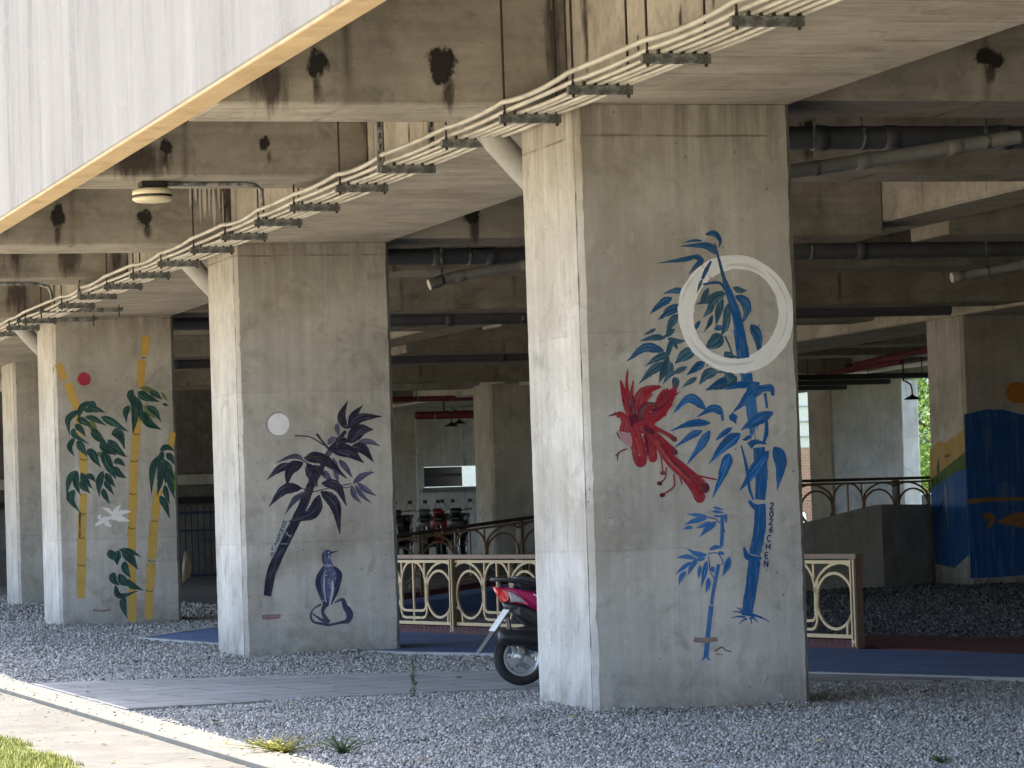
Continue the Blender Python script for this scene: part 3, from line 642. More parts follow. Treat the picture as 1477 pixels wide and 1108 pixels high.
st(OL, [(463,876),(452,883),(448,892),(452,901),(465,904),(474,906)], [3,2,3,3,4,5], .2); st(OL, [(482,874),(493,870),(497,880),(503,890),(501,900),(490,903),(474,906)], [2,5,8,11,8,4,4], .2)
st(OL, [(469,876),(465,888),(473,903)], [7,4,8], .1)
for i in range(5): st(OL, [(450+i*3, 889+i*2.6), (462+i*2.5, 897+i*1.6), (473, 902+i*.8)], [1.5,2.6,1.2], .3)
m2.build('rock_painting', c2)
st((.28,.17,.165), [(379,893),(392,893),(406,892)], [7,8,6], .36, dry0=.36); m2.build('paint_smear', c2)

# ---- yellow bamboo mural
YEL = (.60,.39,.09); YED = (.26,.17,.04); GRN = (.010,.062,.055); GRL = (.15,.20,.06)
m3 = Mural([(75,460),(247,455),(259,892),(90,903)], W, h3); lf = m3.leaf; st = m3.stroke
for a, b, w in [((84,528),(93,550),11),((98,556),(111,590),12),((111,590),(116,630),9),((119,652),(121,686),11),((121,715),(119.5,742),11),((119.5,744),(119,776),12),((119,778),(119,815),12.5),((119,817),(118,862),12.5),
    ((208,485),(206,512),11),((202.5,521),(200.5,559),11),((199,590),(195.5,626),11),((195,628),(192,664),12),((191.5,667),(190.5,712),12),((190.5,715),(189,761),12),((189,763),(189,800),12),((189,800),(190,850),11),((190,850),(190,894),12),
    ((246,625),(243,648),9),((226,708),(221,750),12),((220,753),(217,804),13),((216,812),(213.5,848),13),((213.5,852),(212,889),12)]:
    a, b = (a[0], a[1]-1.2), (b[0], b[1]+1.2)
    st(YEL, [a, ((a[0]+b[0])/2+random.uniform(-.4,.4), (a[1]+b[1])/2), b], w, .15, 4)
for x, y, w in [(121,665,10),(120,743,8),(119,777,8),(119,816,10),(205,516,6),(195,627,8),(192,666,9),(190.5,713,9),(189,762,9),(220.5,751,8),(216.5,808,9),(213.5,850,10)]:
    st(YED, [(x-w*.6,y-1),(x,y+.8),(x+w*.6,y-.6)], 2, .3)
m3.build('yellow_bamboo_painting', c3, 'yellow painted bamboo stems')
for pts, w in [([(128,610),(135,620),(140,630)],12),([(118,690),(122,700),(120,712)],12),([(230,566),(240,580)],5),([(205,585),(215,598),(225,605)],8),([(200,560),(215,564),(238,579)],8),([(185,840),(190,846),(200,848)],7),([(140,655),(150,660),(165,672)],9),([(246,680),(249,700),(247,715)],6)]: lf(GRL, pts, w, .6)
for pts, w in [([(115,594),(99,607),(101,631)],9),([(128,581),(117,592),(113,608)],9),([(128,581),(133,588),(139,598)],12),([(121,595),(136,592),(152,597)],9),([(111,607),(121,610),(132,619)],10),([(123,603),(137,607),(153,616)],8),([(145,603),(162,611),(184,624)],10),([(108,615),(116,621),(124,632)],9),([(107,620),(108,630),(129,643)],8),
    ([(108,634),(101,647),(108,661)],8),([(112,638),(118,648),(126,661)],11),([(132,620),(141,632),(154,642)],12),([(144,639),(153,649),(167,658)],13),([(155,636),(166,648),(182,661)],12),([(160,627),(171,628),(179,649)],14),([(131,649),(129,655),(131,661)],8),
    ([(190,563),(186,572),(188,586)],9),([(186,586),(180,596),(181,611)],9),([(192,570),(193,600),(190,627)],11),([(196,573),(201,592),(200,609)],8),([(197,566),(208,573),(228,580)],12),([(213,566),(222,569),(231,577)],9),([(209,586),(221,594),(230,609)],9),([(204,594),(212,610),(230,620)],13),([(232,582),(236,584),(241,585)],4),
    ([(228,650),(238,645),(249,651)],8),([(226,658),(218,678),(216,714)],10),([(229,664),(229,690),(224,716)],10),([(233,662),(238,680),(235,699)],10),([(237,654),(243,660),(249,671)],9),([(237,665),(242,678),(249,692)],9),([(239,680),(243,698),(249,720)],9),([(235,699),(237,712),(242,727)],8),([(228,715),(235,727),(242,747)],10),([(232,650),(229,662),(220,680)],8),
    ([(111,681),(101,694),(97,720)],9),([(112,682),(110,699),(117,717)],9),([(117,684),(124,696),(134,707)],10),([(124,687),(132,690),(138,697)],8),([(115,698),(122,705),(131,714)],9),([(108,709),(103,722),(116,741)],11),
    ([(131,649),(136,662),(145,676)],11),([(148,652),(156,672),(167,693)],14),([(152,645),(165,650),(178,660)],10),([(163,668),(171,667),(180,674)],9),([(164,674),(170,684),(182,691)],10),([(148,681),(143,698),(143,718)],10),([(152,684),(157,693),(166,704)],10),([(150,695),(156,703),(164,716)],8),([(148,706),(151,716),(158,728)],8),
    ([(164,795),(159,800),(163,808)],10),([(171,793),(187,795),(203,803)],7),([(171,794),(168,804),(169,815)],11),([(175,796),(187,805),(198,821)],12),([(179,809),(180,820),(188,833)],10),([(164,825),(163,835),(172,844)],11),([(171,827),(178,838),(193,840)],12),([(176,834),(188,842),(206,850)],9),([(166,843),(172,858),(199,850)],8),([(178,858),(177,872),(183,890)],9)]: lf(GRN, pts, w, .15)
m3.build('bamboo_leaf_painting', c3, 'dark green painted bamboo leaves')
m3.blob((.42,.03,.07), (121,549), 10, 10, .08, wob=.06); m3.build('red_sun_painting', c3, 'small red painted sun')
for pts, w in [([(138,759),(150,751),(163,746)],8),([(160,748),(172,748),(185,752)],9),([(162,747),(166,738),(173,729)],7),([(164,744),(174,740),(187,738)],7),([(162,744),(156,737),(148,734)],6),([(150,750),(154,756),(160,760)],7),([(147,752),(143,747),(146,744)],5)]: st((.88,.89,.90), pts, [w*.4,w,w*.25])
m3.build('white_birds_painting', c3, 'two white painted birds')
m3.glyphs((.02,.02,.015), 'ANDEYT12Z', [(116.2,742+i*4.1) for i in range(9)], 3.6, 2.6, 1.05, 0); m3.build('signature', c3, 'tiny black signature running down the left bamboo stem')
st((.28,.19,.175), [(134,879),(148,880),(160,878)], [3,4,3], .4, dry0=.4); m3.build('paint_smear', c3)

# ---- fish mural (front) and waterside landscape (side face) on the shaded column
m5 = Mural([(1390,440),(1532,438),(1540,838),(1399,845)], W, h5)
m5.poly((.018,.10,.36), [(1393,590),(1410,586),(1425,582),(1450,583),(1477,590),(1500,586),(1535,592),(1539,828),(1480,830),(1440,834),(1399,836)], .1)
for i in range(5): m5.stroke((.024,.12,.40), [(1402+i*9, 610+i*40), (1450, 600+i*44), (1520, 612+i*40)], 26, 1.0, dry0=1.0)
m5.build('blue_water_painting', c5)
m5.blob((.50,.20,.035), (1471,557), 18, 17, .1); m5.build('orange_sun_painting', c5)
m5.stroke((.26,.15,.06), [(1396,722),(1425,718),(1477,717),(1535,719)], [7,6,5,5], .3)
m5.stroke((.30,.14,.05), [(1440,751),(1470,748),(1500,748),(1525,751)], [4,21,24,6], .2); m5.leaf((.30,.14,.05), [(1418,740),(1430,748),(1422,763)], 12, .2); m5.blob((.02,.02,.02), (1512,746), 2.5, 2.5)
m5.build('fish_painting', c5, 'orange painted fish under a brown line')
m5s = Mural([(1335,447),(1387,440),(1399,845),(1346,824)], DP, h5, 'side')
# the side face is seen from outside: its left edge in the sketch is the far edge
m5s.Hm = homog([(1335,447),(1387,440),(1399,845),(1346,824)], [(DP,h5),(0,h5),(0,0),(DP,0)])
m5s.poly((.025,.12,.36), [(1341,688),(1360,680),(1376,672),(1393,671),(1397,800),(1375,812),(1347,796)], .1)
m5s.poly((.06,.12,.025), [(1340,675),(1362,662),(1380,652),(1392,645),(1393,671),(1376,672),(1360,680),(1341,688)], .1)
m5s.poly((.42,.29,.10), [(1340,632),(1352,622),(1362,626),(1378,618),(1391,610),(1392,645),(1380,652),(1362,662),(1340,675)], .1)
for i in range(9): m5s.stroke((.34,.34,.32), [(1345+i*4, 620-i*3), (1350+i*4, 585-i*5), (1358+i*3.4, 545-i*4)], 5, .8, dry0=.4)
m5s.stroke((.5,.52,.53), [(1358,622),(1357,610),(1359,598)], [8,8,4], .2); m5s.stroke((.03,.05,.10), [(1352,668),(1352,655),(1353,645)], [9,8,2], .2); m5s.stroke((.25,.06,.03), [(1361,646),(1370,645)], 5); m5s.stroke((.2,.15,.1), [(1365,648),(1366,668)], 3)
m5s.stroke((.30,.38,.45), [(1361,685),(1363,720),(1366,760)], [3,4,2], .8); m5s.stroke((.012,.03,.09), [(1352,725),(1356,715),(1360,705)], [8,9,3], .3)
m5s.build('waterside_painting', c5, 'painted shore with green hill and blue water on the side face')

# ------------------------------------------------------------------ viaduct superstructure
deck = thing('viaduct_deck', 'raw concrete viaduct deck of girders and beams with a white edge wall', 'viaduct', (0,0,0))
ZS = 6.35
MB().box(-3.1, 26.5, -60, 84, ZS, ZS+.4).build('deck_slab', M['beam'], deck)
MB().bbox(26.25, 26.52, -60, 84, H+.002, 8.4, .012).build('edge_wall', M['fascia'], deck)
eb = MB().bbox(-3.13, -2.885, -60, 84, H+.03, 8.4, .012).build('edge_wall', M['fascia'], deck)
MB().bbox(-3.127, -2.888, -60, 84, H+.002, H+.029, .008).build('drip_edge', M['tan'], deck)
for X in (0, 16.1):
    MB().bbox(X, X+W, -60, 84, H, ZS-.003, .03).build('longitudinal_girder', M['girder'], deck)
MB().bbox(8.15, 9.0, -60, 84, 5.07, ZS-.003, .03).build('stringer', M['girder'], deck)
MB().bbox(23.6, 24.6, -60, 84, 4.95, ZS-.003, .03).build('stringer', M['girder'], deck)
class Patch:
    """thin ragged stain on a beam face"""
    def __init__(s, x, z, rx, rz, y): s.a = (x, z, rx, rz, y)
    def build(s, name, mat, parent, k=0):
        x, z, rx, rz, y = s.a; m = MB(); vs = []; es = []
        n = 26; rad = (0, .35, .7, 1.0)
        for r_ in rad:
            for i in range(n):
                a = 2*math.pi*i/n; vs.append((x+rx*r_*math.cos(a), y-.004-k*.001, z+rz*r_*math.sin(a))); es.append(r_)
        m.add(vs, [(j*n+i, j*n+(i+1) % n, (j+1)*n+(i+1) % n, (j+1)*n+i) for j in range(3) for i in range(n)])
        o = m.build(name, mat, parent); at = o.data.attributes.new('pe', 'FLOAT', 'POINT'); at.data.foreach_set('value', np.array(es, float)); return o
beams = {}
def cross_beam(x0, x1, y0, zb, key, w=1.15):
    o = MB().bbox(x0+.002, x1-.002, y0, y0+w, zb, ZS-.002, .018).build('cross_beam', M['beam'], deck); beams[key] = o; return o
for k in range(-8, 13):
    y0 = .13 + k*S/2; zb = H+.004 if k % 2 == 0 else 4.965
    for b, (x0, x1) in enumerate(((-2.885, 0), (1.85, 8.15), (9.0, 16.1), (17.95, 23.6))):
        cross_beam(x0, x1, y0, zb + (.05 if b else 0), (b, k))
for bk, lst in {(0,0): [(-2.07,5.17,.10,.15),(-1.06,5.17,.14,.18)], (0,1): [(-2.02,5.25,.075,.09),(-1.04,5.27,.065,.09)], (0,2): [(-1.99,5.18,.10,.16),(-1.02,5.17,.10,.11)],
               (1,0): [(3.68,5.27,.16,.10),(5.2,5.3,.12,.12)], (1,1): [(3.2,5.3,.16,.18),(4.6,5.4,.13,.15)], (2,2): [(10.6,5.25,.18,.13)], (1,2): [(2.9,5.25,.12,.2),(6.0,5.3,.2,.14)], (2,1): [(10.4,5.3,.2,.2)]}.items():
    y0 = .13 + bk[1]*S/2
    for i, (x, z, rx, rz) in enumerate(lst): Patch(x, z, rx*1.25, rz*1.25, y0).build('bitumen_patch', M['tar'], beams[bk], i); Patch(x+random.uniform(-.05,.05), z-rz*1.3, rx*.8, rz*1.6, y0).build('damp_stain', M['damp'], beams[bk], -1)
for bk, lst in {(0,2): [(-.46+.055*i, 5.62-.05*(i%3)-random.uniform(0,.25), .022+.012*(i%2), random.uniform(.25,.5)) for i in range(8)], (0,0): [(-.40+.09*i, 5.95-.06*i, .02, .22) for i in range(4)], (2,1): [(11.6+.06*i, 5.2, .025, .4) for i in range(6)]}.items():
    for i, (x, z, rx, rz) in enumerate(lst): Patch(x, z, rx, rz, .13+bk[1]*S/2).build('lime_drips', M['lime'], beams[bk], i+4)
for bk, lst in {(0,0): [(-2.45,5.0,.3,.35),(-.12,5.5,.12,.75)], (0,1): [(-2.3,5.1,.5,.3),(-.05,5.6,.1,.6)], (0,2): [(-.06,5.4,.1,.6),(-2.6,5.3,.2,.5)], (0,3): [(-2.2,5.3,.3,.45),(-1.5,5.25,.25,.5),(-.8,5.3,.28,.5),(-.15,5.3,.15,.5)], (0,4): [(-1.9,5.2,.3,.4),(-.5,5.2,.3,.5)], (1,0): [(3.0,5.6,.4,.5),(5.5,5.5,.6,.5),(7.2,5.6,.5,.5)]}.items():
    for i, (x, z, rx, rz) in enumerate(lst): Patch(x, z, rx, rz, .13+bk[1]*S/2).build('damp_stain', M['damp'], beams[bk], i+8)

for gy_, z, ry, rz in ((-2.55,5.15,.07,.16),(-3.25,5.25,.08,.2),(-4.0,5.3,.06,.15),(-1.6,5.1,.06,.14),(-.35,5.5,.14,.8),(5.0,5.2,.06,.2),(8.6,5.1,.05,.2),(3.0,5.2,.06,.2)):
    o = Patch(0, z, ry, rz, 0).build('leak_stain', M['damp'], deck); o.rotation_euler = (0,0,R(-90)); o.location = (0, gy_, 0)

# ------------------------------------------------------------------ conduits on hanger brackets
YB = [-10.35, -8.64, -6.93, -5.23, -3.46, -1.77, 0, 1.7, 3.72, 5.39, 7.27, 8.88, 10.52, 12.2, 14.11, 15.88, 17.7, 19.53, 21.2, 24.41, 25.97, 27.5, 29.2]
YB = YB[3:-1]
ZT = 4.735
ORD = 'first second third fourth fifth sixth seventh eighth ninth tenth eleventh twelfth thirteenth fourteenth fifteenth sixteenth seventeenth eighteenth nineteenth twentieth'.split()
def bracket(y, label, kind='rod'):
    t = thing('hanger_bracket', label, 'bracket', (0, y, ZT), 0, 'hanger brackets under the conduits')
    x0, x1 = (-.63, -.12) if kind != 'long' else (-.63, .56)
    if kind == 'long': x0, x1 = -.63, .0-.01
    m = MB(); m.bbox(x0, x1, -.026, .026, -.038, .03, .004); m.build('channel', M['galv'], t)
    if kind == 'strap':
        for x in (-.615, -.135):
            s_ = MB(); s_.box(x-.025, x+.025, .028, .034, -.03, ZS-ZT)
            s_.box(x-.025, x-.021, .034, .075, -.03, ZS-ZT)
            s_.build('slotted_hanger', M['galv'], t)
            h_ = MB()
            for i in range(16): h_.box(x-.007, x+.007, .0265, .028, .08+i*.1, .13+i*.1)
            h_.build('slot', M['clamp'], t)
    else:
        for x in (x0+.045, x1-.03):
            r_ = MB(); r_.tube([(x, 0, -.06), (x, .004, ZS-ZT)], .0095, 6)
            r_.lathe([(.0, -.052), (.014, -.052), (.014, -.036), (0, -.036)], Matrix.Translation((x, 0, 0)), 6, False); r_.lathe([(0, .034), (.014, .034), (.014, .05), (0, .05)], Matrix.Translation((x, 0, 0)), 6, False)
            r_.build('threaded_rod', M['steel_rod'], t)
    for i in range(5): MB().bbox(-.545+i*.088+.034, -.545+i*.088+.054, -.02, .02, .031, .062, .003).build('clamp', M['clamp'], t)
    return t
for i, y in enumerate(YB):
    kind = 'strap' if abs(y-3.72) < .1 or abs(y-19.53) < .1 else 'rod'
    lab = {'strap': 'conduit bracket hung on slotted flat straps, %s column' % ('left of the red bird' if y < 10 else 'right of the yellow bamboo')}.get(kind)
    lab = lab or 'steel bracket on thin rods under the cream conduits, %s counting from the right end' % ORD[i]
    bracket(y, lab, kind)
for y, w in ((22.86, 'lower and longer'), (24.95, 'left-hand')):
    t = thing('hanger_bracket', '%s wide steel channel reaching under the girder above the yellow bamboo column' % w, 'bracket', (0, y, H-.075), 0, 'wide brackets under the girder')
    MB().bbox(-.63, .58, -.024, .024, -.03, .03, .004).build('channel', M['galv'], t)
    for x in (-.6, .52): MB().tube([(x, 0, -.1), (x, 0, .07 if x > 0 else ZS-H+.07)], .0095, 6).build('threaded_rod', M['steel_rod'], t)
names = ['leftmost thin', 'second thin', 'third thin', 'fourth thin', 'fifth thin', 'innermost thin']
yy = [-34., -20., -12., -6.93] + YB + [31.0]
for i in range(6):
    x = -.555 + i*.085; r_ = .0175 if i != 0 else .020; pts = []
    for a, b in zip(yy[:-1], yy[1:]):
        for q in range(5):
            f = q/5; y = a+(b-a)*f; sag = 0 if a < -6 else -(.010+.005*math.sin(i*3+a))*4*f*(1-f)
            pts.append((x+.01*math.sin(i+y*.6), y, ZT+.03+r_+sag+(.02 if i == 0 else 0)))
    tag(MB().tube(pts, r_, 8).build('conduit', M['conduit']), '%s cream conduit of the bundle lying on the steel brackets' % names[i], 'conduit', 'cream conduits along the girder')
pts = []
for a, b in zip(yy[:-1], yy[1:]):
    for q in range(6):
        f = q/6; y = a+(b-a)*f; pts.append((-.60+.012*math.sin(y), y, ZT+.13-.035*4*f*(1-f)*(.6+.5*math.sin(a*2.3))))
tag(MB().tube(pts, .022, 8).build('conduit', M['conduit']), 'thick cream conduit riding above the bundle and sagging between brackets', 'conduit', 'cream conduits along the girder')

# ------------------------------------------------------------------ drain pipes
def pipe(pts, r, mat, name, label, cat='pipe', group=None, couplers=(), straps=()):
    t = thing(name, label, cat, (0,0,0), 0, group)
    P = [Vector(p) for p in smooth([np.array(p) for p in pts], 6)] if len(pts) > 2 else [Vector(p) for p in pts]
    MB().tube(P, r, 18).build('pipe_run', M[mat], t)
    a, b = P[0], P[-1]
    for f in couplers:
        i = min(int(f*(len(P)-1)), len(P)-2); fr = f*(len(P)-1)-i; c = P[i].lerp(P[i+1], fr); d = (P[i+1]-P[i]).normalized()
        MB().tube([c-d*.07, c-d*.068, c+d*.068, c+d*.07], [r*1.02, r*1.1, r*1.1, r*1.02], 18).build('coupling', M[mat], t)
    for f in straps:
        i = min(int(f*(len(P)-1)), len(P)-2); fr = f*(len(P)-1)-i; c = P[i].lerp(P[i+1], fr); d = (P[i+1]-P[i]).normalized()
        s_ = MB(); s_.tube([c-d*.02, c-d*.019, c+d*.019, c+d*.02], [r*1.02, r*1.06, r*1.06, r*1.02], 18)
        s_.box(c.x-.012, c.x+.012, c.y-.003, c.y+.003, c.z+r, ZS); s_.build('strap', M['galv'], t)
    return t
for k, cn in enumerate(('red bird column', 'moon and standing bird column', 'yellow bamboo column', 'bare column at the left edge')):
    dx, yb = (1.36 if k == 3 else 0), k*S+DP+.16
    pipe([(dx-.40,yb,5.7),(dx-.40,yb,5.15),(dx-.33,yb,4.96),(dx-.08,yb,4.66),(dx+.30,yb,4.25)], .115, 'pvc', 'drain_pipe', 'bent grey drain pipe behind the top of the %s' % cn, 'pipe', 'drain pipes at the columns', (.45,), ())
for k, cn in enumerate(('beside the top of the red bird column', 'in the gap right of the moon column')):
    yb = k*S+1.75
    pipe([(2.2 if k == 0 else 2.85, yb, 4.45 if k == 0 else 4.49),(3.2,yb,4.585),(4.7,yb,4.80)], .065, 'pvc', 'drain_pipe', 'sloping pale drain pipe with a coupling %s' % cn, 'pipe', 'sloping drain pipes', (.05,.5,.8), (.3,.9))
pipe([(9.75,14.5,4.49),(10.6,14.5,4.62),(11.6,14.5,4.75)], .065, 'pvc', 'drain_pipe', 'sloping pale drain pipe above the deep blue fish column', 'pipe', 'sloping drain pipes', (.05,.6), (.3,))
for k in range(4):
    y = 2.75+k*S
    lab = ['thick dark pipe crossing under the deck at top right beside the red bird column', 'thick dark pipe crossing highest in the gap right of the moon column', 'thick dark pipe crossing second highest right of the moon column', 'thick dark pipe crossing under the deck farthest back above the scooters'][k]
    pipe([(1.95,y,4.90),(15.9,y,4.96)], .105, 'pvc_dark', 'drain_main', lab, 'pipe', 'dark pipes under the deck', (.09,.14,.22,.36,.5,.7), (.12,.27,.45))
pipe([(14.2,59.8,4.84),(20,60.2,4.84)], .07, 'red_pipe', 'sprinkler_pipe', 'red pipe crossing above the parked scooters', 'pipe', 'red pipes', (.3,), (.15,.6))
pipe([(16.7,66,4.62),(22,66,4.62)], .11, 'red_pipe', 'sprinkler_pipe', 'thick dull red pipe in front of the stained wall, lower of two', 'pipe', 'red pipes', (), (.1,.6))
pipe([(25.2,58,5.16),(22.4,47,4.98),(20.4,39.4,4.84)], .075, 'red_pipe', 'sprinkler_pipe', 'red pipe slanting under the deck left of the fish column', 'pipe', 'red pipes', (.3,), (.2,.6))
pipe([(25.0,62,4.9),(22.2,50.0-.3,4.80),(20.9,42,4.72)], .06, 'red_pipe', 'sprinkler_pipe', 'thin red pipe below the slanting red pipe left of the fish column', 'pipe', 'red pipes', (), (.3,.7))
for i, (x0, x1, y, z, lb) in enumerate([(20.2,23.9,46.5,4.56,'nearest'), (20.0,23.2,48.0,4.50,'second'), (19.6,22.6,49.2,4.44,'lowest')]):
    t = thing('cable_tray', 'dark cable tray hung under the deck left of the fish column, %s of three' % lb, 'tray', (0,0,0), 0, 'dark cable trays')
    MB().bbox(x0, x1, y, y+.3, z, z+.12, .006).build('trough', M['lamp_black'], t)
    for xx in (x0+.4, x1-.5): MB().tube([(xx, y+.15, z+.12), (xx, y+.15, ZS)], .012, 6).build('hanger_rod', M['lamp_black'], t)

# round ceiling light with its conduit
cl = thing('ceiling_light', 'round flat cream light fitting under the second cross beam', 'light', (-2.06, 6.98, 4.965), 0)
MB().bbox(-.13, .13, -.1, .1, -.07, 0, .01).build('mount_box', M['lamp_black'], cl)
MB().lathe([(.0,-.07),(.17,-.07),(.198,-.085),(.2,-.125),(.19,-.13)], None, 36).build('housing', M['lamp_cream'], cl)
MB().lathe([(.188,-.13),(.19,-.15),(.188,-.152)], None, 36).build('shadow_gap', M['lamp_black'], cl)
MB().lathe([(.18,-.152),(.2,-.155),(.2,-.175),(.17,-.195),(.08,-.205),(0,-.207)], None, 36).build('diffuser', M['lamp_cream'], cl)
MB().tube([(.1,0,-.022),(.94,0,-.022),(1.02,0,-.035),(1.07,0,-.075),(1.085,0,-.13),(1.09,0,-.24)], .021, 10).build('conduit_drop', M['galv'], cl)
cl2 = thing('cable_conduit', 'dark bent conduit dropping from a beam onto the bundle at far left', 'conduit', (-2.2, .13+3*S/2+.5, 4.965), 0)
MB().tube([(-1.,0,-.022),(.5,0,-.022),(1.05,0,-.03),(1.2,0,-.07),(1.24,0,-.14),(1.25,0,-.24)], .024, 10).build('pipe_run', M['galv'], cl2)

# ------------------------------------------------------------------ hanging lamps
def goose(loc, lab, up):
    t = thing('hanging_lamp', lab, 'lamp', loc, 0, 'dark hanging lamps')
    MB().lathe([(0,.05),(.03,.05),(.05,.02),(.12,-.01),(.19,-.055),(.19,-.062),(.11,-.025),(0,-.01)], None, 24).build('shade', M['lamp_black'], t)
    MB().tube([(0,0,.04),(0,0,.16),(-.03,0,.27),(-.12,0,.33),(-.2,0,.36),(-.2,0,up)], .02, 8).build('stem', M['lamp_black'], t)
    return t
goose((22.42, 45.0, 4.08), 'dark bell lamp hanging by the bright trees left of the fish column', ZS-4.08)
goose((16.56, 61.9, 4.24), 'dark lamp hanging in front of the stained wall above the scooters', ZS-4.24)
goose((18.1, 66.5, 4.45), 'small dark lamp beside the thick dull red pipe', ZS-4.45)

# ------------------------------------------------------------------ ground
def sheet(name, pts, dz, mat, sub=None, thick=.0):
    m = MB(); top = [(x, y, gz(y)+dz) for x, y in pts]; n = len(pts)
    if thick:
        m.add(top + [(x, y, z-thick) for x, y, z in top], [tuple(range(n))] + [(i, i+n, (i+1) % n+n, (i+1) % n) for i in range(n)])
    else: m.add(top, [tuple(range(n))])
    return struct(m.build(name, M[mat]))
g = MB(); g.add([(-300,-300,gz(-300)-.06),(300,-300,gz(-300)-.06),(300,400,gz(400)-.06),(-300,400,gz(400)-.06)], [(0,1,2,3)]); struct(g.build('ground', M['soil']))
sheet('gravel_bed', [(-3.2,-40),(30,-40),(30,95),(-3.2,95)], -.025, 'gravel_bed')
sheet('pavement', [(-4.5,-40),(-3.49,-40),(-3.49,95),(-4.5,95)], -.045, 'pavement')
kb = MB(); kb.bbox(-3.48, -3.12, -40, 95, -.30, .0, .012)
kv = [(x, y, z+gz(y)) for x, y, z in kb.v]; kb.v = kv; struct(kb.build('kerb', M['kerb']))
sheet('bounce_ground', [(-40,-60),(-5.75,-60),(-5.75,95),(-40,95)], -.03, 'bounce_ground')  # unseen pale paving, added to bounce sunlight onto the column sides
sheet('road', [(-60,-90),(-40,-90),(-40,120),(-60,120)], -.035, 'asphalt')
sheet('shade_dark_ground', [(7.4,-40),(30,-40),(30,95),(7.4,95),(7.4,21),(8.2,12),(7.9,9)], -.019, 'shade_bed')  # bed under the deck, darkened in colour to imitate shade
# paver crossing, blue path, red strip
sheet('paver_path', [(-3.11,3.5),(-1.0,3.92),(.7,3.86),(2.9,2.75),(4.1,1.9),(4.9,4.0),(3.65,4.75),(1.67,7.0),(-1.4,8.25),(-3.11,8.75)], .006, 'paver', thick=.05)
sheet('blue_path', [(.12,19.45),(.52,16.4),(1.66,11.95),(2.68,9.9),(3.50,4.1),(4.55,1.65),(6.6,-3.5),(9.2,-3.5),(8.35,-.4),(6.36,5.5),(5.62,7.9),(3.22,17.95),(2.4,22.0),(1.74,22.4)], .012, 'blue_coat', thick=.05)
sheet('path_edging', [(.02,19.5),(.42,16.35),(1.56,11.9),(2.58,9.82),(3.40,4.05),(4.45,1.6),(6.5,-3.55),(6.6,-3.5),(4.55,1.65),(3.50,4.1),(2.68,9.9),(1.66,11.95),(.52,16.4),(.12,19.45)], .018, 'edge_line', thick=.05)
sheet('path_edging', [(.02,19.5),(.12,19.45),(1.78,22.3),(1.70,22.5)], .0185, 'edge_line', thick=.05)
sheet('red_path', [(6.37,5.5),(8.36,-.4),(9.8,-.4),(7.91,8.87),(7.0,11.3),(5.2,17.5),(3.6,22.5),(2.9,22.0),(3.3,18.4),(5.9,8.0)], .008, 'red_coat', thick=.04)

